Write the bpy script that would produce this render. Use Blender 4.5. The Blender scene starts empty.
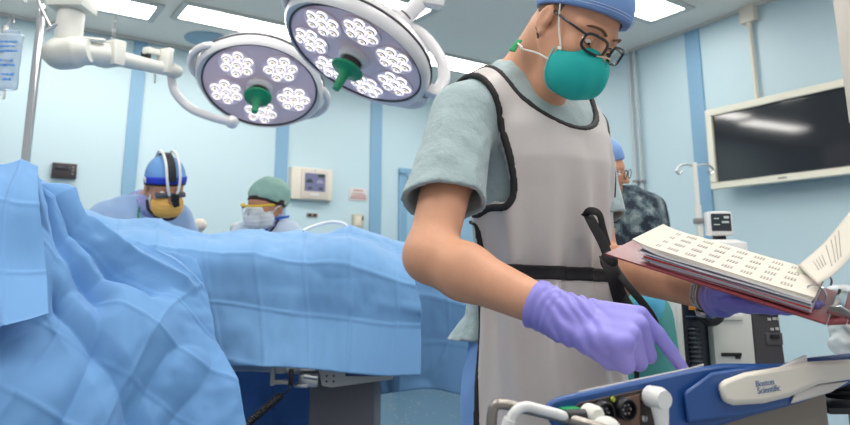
import bpy, math, random
import numpy as np
from mathutils import Vector, Matrix, Euler

# ---------------------------------------------------------------- camera, world, light, exposure
F_PX, CX, CY, CAM_Z, PITCH = 650.0, 425.0, 141.0, 1.15, math.radians(11)
SC = bpy.context.scene
cam_d = bpy.data.cameras.new('camera'); CAM = bpy.data.objects.new('camera', cam_d)
SC.collection.objects.link(CAM); SC.camera = CAM
cam_d.sensor_width = 36; cam_d.lens = 36 * F_PX / 850; cam_d.shift_y = (CY - 212.5) / 850
CAM.location = (0, 0, CAM_Z); CAM.rotation_euler = (math.radians(90) + PITCH, 0, 0)
cam_d.clip_start = .05
cam_d.dof.use_dof = True; cam_d.dof.focus_distance = 1.34; cam_d.dof.aperture_fstop = 4.5
W = bpy.data.worlds.new('room_air'); SC.world = W; W.use_nodes = True
W.node_tree.nodes['Background'].inputs[0].default_value = (.93, .96, 1, 1)
W.node_tree.nodes['Background'].inputs[1].default_value = .5
SC.view_settings.view_transform = 'Standard'; SC.view_settings.look = 'None'
SC.view_settings.gamma = 1; SC.view_settings.use_curve_mapping = False
SC.view_settings.exposure = 0.0
LIGHT_PANEL = 18.0          # emission of the ceiling light diffusers
rng = np.random.default_rng(7); random.seed(7)

# ---------------------------------------------------------------- helpers
def ray(px, py):
    u = (px - CX) / F_PX; v = -(py - CY) / F_PX; c, s = math.cos(PITCH), math.sin(PITCH)
    return np.array([u, c - v * s, s + v * c])
EYE = np.array([0, 0, CAM_Z])
def P(px, py, Y):
    d = ray(px, py); return d * (Y / d[1]) + EYE
def on_plane(px, py, o, n):
    d = ray(px, py); return EYE + d * (np.dot(o - EYE, n) / np.dot(d, n))
def nrm(v):
    v = np.asarray(v, float); return v / (np.linalg.norm(v) + 1e-12)
def srgb(r, g, b):
    f = lambda c: (c / 255) / 12.92 if c / 255 <= .04045 else ((c / 255 + .055) / 1.055) ** 2.4
    return (f(r), f(g), f(b), 1)

MATS = {}
def mat(name, col, rough=.5, metal=0., bump=0., bscale=60., var=0., vscale=8., emit=0., ecol=None, trans=0., alpha=1., coat=0., spec=.5, sheen=0., ior=1.45, bdist=.002):
    if name in MATS: return MATS[name]
    m = bpy.data.materials.new(name); m.use_nodes = True; MATS[name] = m
    nt = m.node_tree; b = nt.nodes['Principled BSDF']
    b.inputs['Base Color'].default_value = col; b.inputs['Roughness'].default_value = rough
    b.inputs['Metallic'].default_value = metal; b.inputs['Specular IOR Level'].default_value = spec
    b.inputs['IOR'].default_value = ior
    if coat: b.inputs['Coat Weight'].default_value = coat; b.inputs['Coat Roughness'].default_value = .1
    if sheen: b.inputs['Sheen Weight'].default_value = sheen
    if trans: b.inputs['Transmission Weight'].default_value = trans
    if alpha < 1: b.inputs['Alpha'].default_value = alpha
    if emit:
        b.inputs['Emission Color'].default_value = ecol or col; b.inputs['Emission Strength'].default_value = emit
    tc = nt.nodes.new('ShaderNodeTexCoord')
    if var:
        n = nt.nodes.new('ShaderNodeTexNoise'); n.inputs['Scale'].default_value = vscale; n.inputs['Detail'].default_value = 5
        nt.links.new(tc.outputs['Object'], n.inputs['Vector'])
        mx = nt.nodes.new('ShaderNodeMix'); mx.data_type = 'RGBA'
        mx.inputs[6].default_value = tuple(c * (1 - var) for c in col[:3]) + (1,)
        mx.inputs[7].default_value = tuple(min(1, c * (1 + var)) for c in col[:3]) + (1,)
        nt.links.new(n.outputs['Fac'], mx.inputs[0]); nt.links.new(mx.outputs[2], b.inputs['Base Color'])
    if bump:
        n2 = nt.nodes.new('ShaderNodeTexNoise'); n2.inputs['Scale'].default_value = bscale; n2.inputs['Detail'].default_value = 4
        nt.links.new(tc.outputs['Object'], n2.inputs['Vector'])
        bp = nt.nodes.new('ShaderNodeBump'); bp.inputs['Strength'].default_value = bump; bp.inputs['Distance'].default_value = bdist
        nt.links.new(n2.outputs['Fac'], bp.inputs['Height']); nt.links.new(bp.outputs['Normal'], b.inputs['Normal'])
    return m

class MB:
    """collects shapes; build() links them as one mesh object"""
    def __init__(s): s.v = []; s.f = []; s.m = []; s.n = 0
    def add(s, v, f, mi=0):
        v = np.asarray(v, float).reshape(-1, 3); s.v.append(v)
        for q in f: s.f.append(tuple(int(i) + s.n for i in q)); s.m.append(mi)
        s.n += len(v); return s
    def box(s, c, size, R=None, mi=0, bev=0.):
        hx, hy, hz = np.array(size, float) / 2; R = np.eye(3) if R is None else np.asarray(R)
        if bev:
            b = min(bev, hx * .95, hy * .95, hz * .95)
            pts = []
            for sx in (-1, 1):
                for sy in (-1, 1):
                    for sz in (-1, 1):
                        pts += [(sx * (hx - b), sy * (hy - b), sz * hz), (sx * (hx - b), sy * hy, sz * (hz - b)), (sx * hx, sy * (hy - b), sz * (hz - b)),
                                (sx * (hx - .3 * b), sy * (hy - .3 * b), sz * (hz - .3 * b))]
            return s.hull(np.array(pts) @ R.T + np.asarray(c), mi)
        p = np.array([(x, y, z) for x in (-hx, hx) for y in (-hy, hy) for z in (-hz, hz)]) @ R.T + np.asarray(c)
        return s.add(p, [(0, 1, 3, 2), (4, 6, 7, 5), (0, 4, 5, 1), (2, 3, 7, 6), (0, 2, 6, 4), (1, 5, 7, 3)], mi)
    def hull(s, pts, mi=0):
        import bmesh
        bm = bmesh.new(); [bm.verts.new(p) for p in np.asarray(pts)]
        r = bmesh.ops.convex_hull(bm, input=bm.verts)
        bad = [v for v in bm.verts if not v.link_faces]
        for v in bad: bm.verts.remove(v)
        bm.verts.index_update()
        s.add([v.co[:] for v in bm.verts], [[v.index for v in f.verts] for f in bm.faces], mi); bm.free(); return s
    def tube(s, path, r, seg=10, mi=0, cap=True, flat=1., up=None):
        path = np.asarray(path, float); n = len(path); r = np.broadcast_to(np.asarray(r, float), (n,))
        T = np.gradient(path, axis=0) if n > 2 else np.repeat([path[1] - path[0]], 2, 0)
        T = T / (np.linalg.norm(T, axis=1, keepdims=True) + 1e-12)
        a = np.array(up, float) if up is not None else (np.array([0, 0, 1.]) if abs(T[0][2]) < .9 else np.array([1., 0, 0]))
        V = []; th = np.linspace(0, 2 * np.pi, seg, endpoint=False)
        for i in range(n):
            if up is not None: a = np.array(up, float)
            a = nrm(a - T[i] * np.dot(a, T[i])); b = np.cross(T[i], a)
            V.append(path[i] + r[i] * (np.outer(np.cos(th), a) * flat + np.outer(np.sin(th), b)))
        Fc = [(i * seg + j, i * seg + (j + 1) % seg, (i + 1) * seg + (j + 1) % seg, (i + 1) * seg + j) for i in range(n - 1) for j in range(seg)]
        if cap: Fc += [tuple(range(seg))[::-1], tuple((n - 1) * seg + j for j in range(seg))]
        return s.add(np.vstack(V), Fc, mi)
    def lathe(s, prof, seg=32, c=(0, 0, 0), R=None, mi=0):
        """prof: (radius, height) pairs about local z"""
        R = np.eye(3) if R is None else np.asarray(R); th = np.linspace(0, 2 * np.pi, seg, endpoint=False); V = []
        for r, z in prof: V += [(max(r, 1e-5) * math.cos(t), max(r, 1e-5) * math.sin(t), z) for t in th]
        n = len(prof)
        Fc = [(i * seg + j, i * seg + (j + 1) % seg, (i + 1) * seg + (j + 1) % seg, (i + 1) * seg + j) for i in range(n - 1) for j in range(seg)]
        return s.add(np.array(V) @ R.T + np.asarray(c), Fc, mi)
    def prism(s, poly, o, ax, ay, az, depth, mi=0, ch=0.):
        """polygon (x, y) in the plane o + ax x + ay y, pushed out along az by depth; ch chamfers the outer rim"""
        o, ax, ay, az = map(lambda q: np.asarray(q, float), (o, ax, ay, az)); poly = np.asarray(poly, float); n = len(poly)
        lay = [(poly, 0.)]
        if ch:
            c = poly.mean(0); d = poly - c
            sh = c + d * (1 - ch / (np.linalg.norm(d, axis=1, keepdims=True) + 1e-9))
            lay += [(poly, depth - ch * np.sign(depth)), (sh, depth)]
        else: lay += [(poly, depth)]
        V = np.vstack([o + np.outer(p[:, 0], ax) + np.outer(p[:, 1], ay) + az * h for p, h in lay])
        Fc = [(i * n + j, i * n + (j + 1) % n, (i + 1) * n + (j + 1) % n, (i + 1) * n + j) for i in range(len(lay) - 1) for j in range(n)]
        Fc += [tuple(range(n))[::-1], tuple((len(lay) - 1) * n + j for j in range(n))]
        return s.add(V, Fc, mi)
    def grid(s, G, mi=0):
        nu, nv = G.shape[:2]
        return s.add(G.reshape(-1, 3), [(i * nv + j, (i + 1) * nv + j, (i + 1) * nv + j + 1, i * nv + j + 1) for i in range(nu - 1) for j in range(nv - 1)], mi)
    def sphere(s, c, r, R=None, seg=20, rings=12, mi=0):
        r = np.broadcast_to(np.asarray(r, float), (3,)); R = np.eye(3) if R is None else np.asarray(R)
        ph = np.linspace(0, np.pi, rings + 1); th = np.linspace(0, 2 * np.pi, seg, endpoint=False)
        V = np.array([(math.sin(p) * math.cos(t), math.sin(p) * math.sin(t), math.cos(p)) for p in ph for t in th]) * r
        Fc = [(i * seg + j, (i + 1) * seg + j, (i + 1) * seg + (j + 1) % seg, i * seg + (j + 1) % seg) for i in range(rings) for j in range(seg)]
        return s.add(V @ R.T + np.asarray(c), Fc, mi)
    def build(s, name, mats, parent=None, smooth=True, angle=40, bevel=0., solid=0., off=-1., sub=0):
        me = bpy.data.meshes.new(name); V = np.vstack(s.v)
        if parent is not None and not LOCAL.get(parent.name, False): V = V - np.array(wloc(parent))
        me.from_pydata(V.tolist(), [], s.f)
        ms = mats if isinstance(mats, (list, tuple)) else [mats]
        for m in ms: me.materials.append(m)
        me.polygons.foreach_set('material_index', s.m)
        import bmesh
        bm = bmesh.new(); bm.from_mesh(me); bmesh.ops.remove_doubles(bm, verts=bm.verts, dist=1e-6)
        bmesh.ops.recalc_face_normals(bm, faces=bm.faces)
        lim = math.radians(angle)
        for f in bm.faces: f.smooth = smooth
        for e in bm.edges:
            if len(e.link_faces) == 2 and e.calc_face_angle(0) > lim: e.smooth = False
        bm.to_mesh(me); bm.free()
        o = bpy.data.objects.new(name, me); SC.collection.objects.link(o)
        if parent is not None:
            o.parent = parent; LOCAL[o.name] = LOCAL.get(parent.name, False)
        if solid:
            md = o.modifiers.new('solid', 'SOLIDIFY'); md.thickness = solid; md.offset = off
        if bevel:
            md = o.modifiers.new('bevel', 'BEVEL'); md.width = bevel; md.segments = 2; md.limit_method = 'ANGLE'; md.angle_limit = math.radians(35)
        if sub:
            md = o.modifiers.new('sub', 'SUBSURF'); md.levels = sub; md.render_levels = sub
        return o
LOCAL = {}                     # roots whose children are given in the root's own axes
def wloc(o):
    v = Vector((0, 0, 0))
    while o is not None: v = v + o.location; o = o.parent
    return v
def tag(o, label=None, cat=None, group=None, kind=None):
    if label: o['label'] = label
    if cat: o['category'] = cat
    if group: o['group'] = group
    if kind: o['kind'] = kind
    return o
def thing(name, label, cat, loc=(0, 0, 0), group=None, R=None):
    o = bpy.data.objects.new(name, None); SC.collection.objects.link(o); o.empty_display_size = .05
    o.location = Vector([float(c) for c in loc])
    if R is not None:
        o.rotation_euler = Matrix(np.asarray(R).tolist()).to_euler(); LOCAL[o.name] = True
    return tag(o, label, cat, group)
def struct(o): o['kind'] = 'structure'; return o
def dup(o, parent=None):
    c = o.copy(); SC.collection.objects.link(c)
    if parent is not None: c.parent = parent
    for ch in [q for q in o.children]: dup(ch, c)
    return c
def spline(pts, n=40):
    p = np.asarray(pts, float); k = len(p); t = np.linspace(0, k - 1, n); out = []
    q = np.vstack([2 * p[0] - p[1], p, 2 * p[-1] - p[-2]])
    for x in t:
        i = min(int(x), k - 2); u = x - i; a, b, c, d = q[i:i + 4]
        out.append(.5 * (2 * b + (c - a) * u + (2 * a - 5 * b + 4 * c - d) * u * u + (3 * b - a - 3 * c + d) * u ** 3))
    return np.array(out)
def rot_to(z, x=None):
    """rotation whose z axis is z (x axis near x)"""
    z = nrm(z); x = np.array([1., 0, 0]) if x is None else np.asarray(x, float)
    if abs(np.dot(nrm(x), z)) > .98: x = np.array([0, 1., 0])
    x = nrm(x - z * np.dot(x, z)); return np.column_stack([x, np.cross(z, x), z])
def bez(a, b, n=12): return np.array([np.asarray(a) + (np.asarray(b) - np.asarray(a)) * t for t in np.linspace(0, 1, n)])
def text(body, size, o, ax, ay, m, name='lettering', parent=None, align='CENTER', depth=.0004):
    """raised lettering, turned into a mesh"""
    cu = bpy.data.curves.new(name, 'FONT'); cu.body = body; cu.size = size; cu.extrude = depth; cu.align_x = align; cu.align_y = 'CENTER'; cu.resolution_u = 3
    tmp = bpy.data.objects.new('tmp', cu); SC.collection.objects.link(tmp)
    dg = bpy.context.evaluated_depsgraph_get(); me = bpy.data.meshes.new_from_object(tmp.evaluated_get(dg))
    bpy.data.objects.remove(tmp); bpy.data.curves.remove(cu); me.name = name
    ax, ay = nrm(ax), nrm(ay); R = np.column_stack([ax, ay, np.cross(ax, ay)])
    off = np.array(wloc(parent)) if parent is not None and not LOCAL.get(parent.name, False) else np.zeros(3)
    for v in me.vertices: v.co = Vector((R @ np.array(v.co) + np.asarray(o) - off).tolist())
    me.materials.clear(); me.materials.append(m)
    ob = bpy.data.objects.new(name, me); SC.collection.objects.link(ob)
    if parent is not None: ob.parent = parent
    return ob

# value noise
_H = rng.random((32, 32, 32)).astype(np.float32)
def noise3(p, s=1.):
    q = np.asarray(p, np.float32) * s; i = np.floor(q).astype(int); f = q - i; f = f * f * (3 - 2 * f); i &= 31; j = (i + 1) & 31
    g = lambda a, b, c: _H[a, b, c]
    x0, y0, z0 = i[..., 0], i[..., 1], i[..., 2]; x1, y1, z1 = j[..., 0], j[..., 1], j[..., 2]; fx, fy, fz = f[..., 0], f[..., 1], f[..., 2]
    L = lambda a, b, t: a + (b - a) * t
    return L(L(L(g(x0, y0, z0), g(x1, y0, z0), fx), L(g(x0, y1, z0), g(x1, y1, z0), fx), fy),
             L(L(g(x0, y0, z1), g(x1, y0, z1), fx), L(g(x0, y1, z1), g(x1, y1, z1), fx), fy), fz) * 2 - 1
def fbm(p, s=1., o=3): return sum(noise3(np.asarray(p) + 7.3 * k, s * 2 ** k) * .5 ** k for k in range(o))

# signed-distance modelling: smooth unions of tapered limbs, meshed by surface nets
def surfnet(fn, lo, hi, h):
    lo = np.asarray(lo, float); hi = np.asarray(hi, float); k = 4
    n = (np.ceil((hi - lo) / h / k).astype(int)) * k; H = h * k
    ax = [lo[i] + H * (np.arange(n[i] // k) + .5) - h * .5 for i in range(3)]
    C = np.stack(np.meshgrid(*ax, indexing='ij'), -1); shp = C.shape[:3]
    cv = fn(C.reshape(-1, 3)).reshape(shp)
    near = np.abs(cv) < H * 2.2
    V = np.repeat(np.repeat(np.repeat(np.sign(cv) * H, k, 0), k, 1), k, 2).astype(np.float32)
    m = np.repeat(np.repeat(np.repeat(near, k, 0), k, 1), k, 2)
    ii = np.argwhere(m)
    for a in range(0, len(ii), 400000):
        b = ii[a:a + 400000]; V[b[:, 0], b[:, 1], b[:, 2]] = fn(lo + b * h)
    V[V == 0] = 1e-6
    S = V < 0; N = np.array(V.shape)
    sl = lambda o: tuple(slice(o[d], N[d] - 1 + o[d]) for d in range(3))
    cor = [(a, b, c) for a in (0, 1) for b in (0, 1) for c in (0, 1)]
    cnt = sum(S[sl(o)].astype(np.int8) for o in cor); act = (cnt > 0) & (cnt < 8)
    idx = -np.ones(act.shape, int); A = np.argwhere(act); idx[act] = np.arange(len(A))
    pos = np.zeros((len(A), 3)); w = np.zeros(len(A))
    for a in cor:
        for d in range(3):
            if a[d]: continue
            b = list(a); b[d] = 1; va = V[sl(a)][act]; vb = V[sl(b)][act]; q = (va < 0) != (vb < 0)
            t = va[q] / (va[q] - vb[q]); e = np.tile(np.array(a, float), (q.sum(), 1)); e[:, d] += t; pos[q] += e; w[q] += 1
    verts = lo + h * (A + pos / w[:, None]); faces = []
    for d in range(3):
        u, v = (d + 1) % 3, (d + 2) % 3
        s0 = [slice(None)] * 3; s1 = [slice(None)] * 3; s0[d] = slice(0, N[d] - 1); s1[d] = slice(1, N[d])
        ch = S[tuple(s0)] != S[tuple(s1)]; E = np.argwhere(ch); E = E[(E[:, u] > 0) & (E[:, v] > 0) & (E[:, u] < N[u] - 1) & (E[:, v] < N[v] - 1)]
        if not len(E): continue
        g = lambda du, dv: idx[tuple((E - (np.eye(3, dtype=int)[u] * du + np.eye(3, dtype=int)[v] * dv)).T)]
        Q = np.stack([g(1, 1), g(0, 1), g(0, 0), g(1, 0)], 1); fl = ~S[tuple(E.T)]; Q[fl] = Q[fl][:, ::-1]; faces.append(Q)
    return verts, np.vstack(faces)
def sd_mesh(name, fn, lo, hi, h, m, parent=None, relax=1, keep=True):
    v, q = surfnet(fn, lo, hi, h)
    for _ in range(relax):
        acc = np.zeros_like(v); c = np.zeros(len(v))
        for a in range(4):
            i, j = q[:, a], q[:, (a + 1) % 4]
            np.add.at(acc, i, v[j]); np.add.at(c, i, 1); np.add.at(acc, j, v[i]); np.add.at(c, j, 1)
        v = .5 * v + .5 * acc / np.maximum(c, 1)[:, None]
    if keep:                                  # largest connected piece only
        lab = np.arange(len(v))
        while True:
            mn = lab[q].min(1); new = lab.copy(); [np.minimum.at(new, q[:, a], mn) for a in range(4)]; new = new[new]
            if (new == lab).all(): break
            lab = new
        big = np.bincount(lab).argmax(); kq = lab[q[:, 0]] == big; q = q[kq]
        used = np.unique(q); re = -np.ones(len(v), int); re[used] = np.arange(len(used)); v = v[used]; q = re[q]
    mb = MB(); mb.v = [v]; mb.f = q.tolist(); mb.m = [0] * len(q); mb.n = len(v)
    return mb.build(name, m, parent, angle=180)
def smin(a, b, k):
    h = np.clip(.5 + .5 * (b - a) / k, 0, 1); return b + (a - b) * h - k * h * (1 - h)
def smax(a, b, k): return -smin(-a, -b, k)
def s_cone(p, a, b, ra, rb):
    a = np.asarray(a, float); b = np.asarray(b, float); d = b - a; t = np.clip((p - a) @ d / (d @ d), 0, 1)
    return np.linalg.norm(p - a - t[:, None] * d, axis=1) - (ra + (rb - ra) * t)
def s_ell(p, c, r, R=None):
    q = p - np.asarray(c, float)
    if R is not None: q = q @ np.asarray(R)
    r = np.asarray(r, float); k0 = np.linalg.norm(q / r, axis=1); k1 = np.linalg.norm(q / (r * r), axis=1)
    return np.where(k0 < 1e-6, -r.min(), k0 * (k0 - 1) / np.maximum(k1, 1e-9))
def s_box(p, c, hs, R=None, r=0.):
    q = p - np.asarray(c, float)
    if R is not None: q = q @ np.asarray(R)
    q = np.abs(q) - (np.asarray(hs, float) - r); return np.linalg.norm(np.maximum(q, 0), axis=1) + np.minimum(q.max(1), 0) - r
def s_chain(p, pts, rad, k=.01):
    d = None
    for i in range(len(pts) - 1):
        e = s_cone(p, pts[i], pts[i + 1], rad[i], rad[i + 1]); d = e if d is None else smin(d, e, k)
    return d

# ---------------------------------------------------------------- room shell
CEIL_Z = 3.05
CORNER = EYE + ray(486, 103) * ((CEIL_Z - CAM_Z) / ray(486, 103)[2]); CORNER[2] = 0
a1, a2 = math.radians(55.3), math.radians(59.3)
BX = np.array([math.sin(a1), math.cos(a1), 0]); BN = np.array([math.cos(a1), -math.sin(a1), 0])      # back wall: along, normal into the room
RX = np.array([math.sin(a2 + math.pi / 2), math.cos(a2 + math.pi / 2), 0]); RN = np.array([-math.sin(a2), -math.cos(a2), 0])
UP = np.array([0, 0, 1.])
if np.dot(BN, -CORNER) < 0: BN = -BN
if np.dot(RN, -CORNER) < 0: RN = -RN

m_wall = mat('pale_blue_wall_paint', srgb(192, 214, 221), .45, bump=.05, bscale=25)
m_stripe = mat('mid_blue_batten_paint', srgb(130, 170, 198), .45)
m_ceil = mat('grey_white_ceiling_paint', srgb(244, 236, 226), .6, bump=.04, bscale=20, var=.03, vscale=1.2)
m_white = mat('white_enamel', srgb(222, 222, 220), .3, coat=.3)
m_cream = mat('cream_plastic', srgb(222, 214, 198), .45)
m_offw = mat('off_white_plastic', srgb(216, 216, 208), .4)
m_grey = mat('grey_metal_paint', srgb(130, 130, 130), .45)
m_dark = mat('dark_grey_plastic', srgb(52, 52, 54), .45)
m_black = mat('black_plastic', srgb(22, 22, 24), .4)
m_steel = mat('brushed_steel', srgb(190, 190, 190), .28, metal=1.)
m_chrome = mat('polished_chrome', srgb(215, 218, 220), .12, metal=1.)
m_diff = mat('glowing_light_diffuser', (1, 1, 1, 1), .5, emit=LIGHT_PANEL, ecol=(1, .97, .92, 1))
m_frame = mat('fixture_frame_paint', srgb(205, 203, 196), .5)

def floor_mat():
    m = mat('speckled_blue_vinyl', srgb(70, 100, 122), .35)
    nt = m.node_tree; b = nt.nodes['Principled BSDF']; tc = nt.nodes.new('ShaderNodeTexCoord')
    v = nt.nodes.new('ShaderNodeTexVoronoi'); v.inputs['Scale'].default_value = 16; nt.links.new(tc.outputs['Object'], v.inputs['Vector'])
    r = nt.nodes.new('ShaderNodeValToRGB'); r.color_ramp.elements[0].color = srgb(190, 165, 140); r.color_ramp.elements[0].position = .13
    r.color_ramp.elements[1].color = srgb(78, 108, 130); r.color_ramp.elements[1].position = .2
    nt.links.new(v.outputs['Distance'], r.inputs[0]); nt.links.new(r.outputs[0], b.inputs['Base Color']); return m
m_floor = floor_mat()

XL, XR = 6.6, 5.6            # how far the two walls run from the corner
def wall_slab(name, o, ax, n, L, m):
    mb = MB(); c = o + ax * (L / 2) - n * .05 + UP * CEIL_Z / 2
    mb.box(c, (L + .1, .1, CEIL_Z), np.column_stack([ax, n, UP])); return struct(mb.build(name, m))
wall_slab('wall_back', CORNER + BN * 0, -BX, BN, XL, m_wall)
wall_slab('wall_right', CORNER, RX, RN, XR, m_wall)
far = [CORNER - BX * XL, CORNER, CORNER + RX * XR, CORNER + RX * XR - BX * XL]
for nm, z, d, m in (('floor', 0, -.1, m_floor), ('ceiling', CEIL_Z, .1, m_ceil)):
    mb = MB(); mb.prism([(p[0], p[1]) for p in far], (0, 0, z), (1, 0, 0), (0, 1, 0), (0, 0, 1), d); struct(mb.build(nm, m, smooth=False))

def WB(px, py, off=0.): return on_plane(px, py, CORNER + BN * off, BN)
def WR(px, py, off=0.): return on_plane(px, py, CORNER + RN * off, RN)
def wrect(fn, l, r, t, b, off=0.):
    c = fn((l + r) / 2, (t + b) / 2, off); p, q = fn(l, (t + b) / 2, off), fn(r, (t + b) / 2, off); u, d = fn((l + r) / 2, t, off), fn((l + r) / 2, b, off)
    return c, float(np.linalg.norm(q - p)), float(abs(u[2] - d[2]))
RB = np.column_stack([BX, BN, UP]); RR = np.column_stack([RX, RN, UP])
def batten(name, fn, R, px, py, wpx, n):
    c, w, h = wrect(fn, px - wpx / 2, px + wpx / 2, py - 5, py + 5); c[2] = CEIL_Z / 2
    mb = MB(); mb.box(c + R[:, 1] * .008, (w, .016, CEIL_Z - .002), R); return struct(mb.build(name, m_stripe))
batten('trim_1', WB, RB, 135, 110, 13, 0); batten('trim_2', WB, RB, 282, 140, 12, 0); batten('trim_3', WB, RB, 375.5, 160, 11, 0)
batten('trim_4', WR, RR, 696, 80, 14, 0)
for k, (o, ax, n, L) in enumerate(((CORNER, -BX, BN, XL), (CORNER, RX, RN, XR))):        # cove strip under the ceiling, skirting at the floor
    mb = MB(); mb.box(o + ax * L / 2 + n * .02 + UP * (CEIL_Z - .012), (L, .04, .022), np.column_stack([ax, n, UP])); struct(mb.build('trim_%d' % (5 + k), m_frame))
    mb = MB(); mb.box(o + ax * L / 2 + n * .008 + UP * .05, (L, .014, .1), np.column_stack([ax, n, UP])); struct(mb.build(('baseboard_back', 'baseboard_right')[k], m_stripe))
# door beside the corner
c, w, h = wrect(WB, 401, 470, 172, 260); zt = WB(405, 173)[2]; xl = WB(401.5, 200); xr = xl + BX * 1.0
d = struct(thing('door_1', None, None, tuple(xl + BN * .01)))
mb = MB()
for x in (0, 1.0): mb.box(xl + BX * x + BN * .02 + UP * (zt / 2 - xl[2]), (.09, .04, zt), RB)
mb.box(xl + BX * .5 + BN * .02 + UP * (zt - xl[2]), (1.09, .04, .09), RB); mb.build('door_frame', m_stripe, d, bevel=.004)
mb = MB(); mb.box(xl + BX * .5 + BN * .012 + UP * (zt / 2 - .02 - xl[2]), (.91, .02, zt - .06), RB); dl = mb.build('door_leaf', mat('blue_door_paint', srgb(160, 196, 220), .4), d)
mb = MB(); mb.box(xl + BX * .09 + BN * .045 + UP * (WB(407, 180)[2] - xl[2]), (.06, .05, .04), RB, bev=.008); mb.build('door_closer', m_dark, d)

# ---------------------------------------------------------------- ceiling lights
def on_ceiling(px, py): d = ray(px, py); return EYE + d * ((CEIL_Z - CAM_Z) / d[2])
def ceiling_light(c, L, Wd, label):
    t = thing('ceiling_light', label, 'ceiling light', c, group='recessed ceiling lights')
    R = np.column_stack([BX, -BN, UP]); c = np.asarray(c)
    mb = MB()
    for sx, sy, a, b in ((1, 0, .05, Wd), (-1, 0, .05, Wd), (0, 1, L + .1, .05), (0, -1, L + .1, .05)):
        mb.box(c + R @ np.array([sx * (L / 2 + .025), sy * (Wd / 2 + (.025 if sy else 0)), -.008]), (a, b, .014), R)
    mb.build('frame', m_frame, t, bevel=.003)
    mb = MB(); mb.box(c + UP * -.004, (L, Wd, .006), R); mb.build('diffuser', m_diff, t); return t
for (px, py, L, lab) in ((245, 23.5, .95, 'long recessed ceiling light directly above the left operating lamp'), (450, 62, 1.2, 'recessed ceiling light glowing behind the man\'s shoulder and the white lamp yoke'),
                         (62, -7, 1.2, 'recessed ceiling light at the top left, behind the hanging chain'), (357, -2, 1.1, 'recessed ceiling light cut by the top of the photo above the right operating lamp'),
                         (647, 6, .5, 'small recessed ceiling light just right of the blue cap')):
    p = on_ceiling(px, py); ceiling_light(p - UP * .001, L, .3, lab)
for (x, y) in ((-2.6, 1.4), (-.9, 2.3), (-1.2, .4), (.5, 1.2), (1.9, 2.0), (.6, -.6), (2.6, .6), (1.2, 3.0)):  # unseen panels, added overhead and behind the camera to light the room
    ceiling_light(np.array([x, y, CEIL_Z - .001]), 1.2, .3, 'recessed ceiling light over the operating room')
# round ceiling speaker and the hanging chain
p = on_ceiling(208, 39); mb = MB(); mb.lathe([(.0, -.02), (.16, -.02), (.19, -.008), (.19, 0)], 32, p)
tag(mb.build('ceiling_speaker', mat('blue_grey_grille', srgb(150, 178, 196), .6, bump=.3, bscale=300)), 'round blue-grey flush grille in the ceiling beside the left light', 'speaker')
top = P(117, 0, 3.4); mb = MB(); z = CEIL_Z
bot = P(113, 36, 3.4); bot[0] = top[0]
k = 0
while z > bot[2]:
    th = np.linspace(0, 2 * np.pi, 13)[:-1]; a = (1, 0, 0) if k % 2 else (0, 1, 0)
    ring = np.array([np.array([top[0], top[1], z - .018]) + np.array(a) * .008 * math.cos(t) + UP * .017 * math.sin(t) for t in np.append(th, 0)])
    mb.tube(ring, .003, 6, cap=False); z -= .026; k += 1
tag(mb.build('hanging_chain', m_steel), 'thin metal chain hanging from the ceiling at the top left', 'chain')

# ---------------------------------------------------------------- operating lamps
m_house = mat('lamp_housing_enamel', srgb(214, 212, 214), .3, coat=.4)
m_face = mat('lamp_face_panel', srgb(246, 218, 226), .4)
m_ringd = mat('dark_rubber_ring', srgb(70, 66, 70), .5)
m_green = mat('green_sterile_handle_plastic', srgb(16, 140, 96), .35, var=.15, vscale=30)
m_lens = mat('clear_lens', (.95, .93, .95, 1), .08, emit=1.1, ecol=(1, .93, .95, 1), coat=.6)
m_lens2 = mat('lens_reflector', srgb(210, 205, 210), .12, metal=.9)
m_led = mat('led_core', srgb(120, 105, 70), .3, emit=.4, ecol=(1, .8, .35, 1))
def xf(mb, R, o): mb.v = [v @ np.asarray(R).T + np.asarray(o) for v in mb.v]; return mb
def lens_mesh():
    mb = MB(); th = np.arange(8) * np.pi / 4
    mb.lathe([(1, 0), (1, .22), (.86, .4)], 16)                           # rim
    mb.lathe([(.86, .4), (.66, .56)], 8, mi=1); mb.lathe([(.66, .56), (.36, .5)], 8, mi=0); mb.lathe([(.36, .5), (.2, .3), (0, .28)], 8, mi=2)
    o = mb.build('lens', [m_lens, m_lens2, m_led], None, angle=25); me = o.data; bpy.data.objects.remove(o); return me
LENS = lens_mesh()
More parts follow.
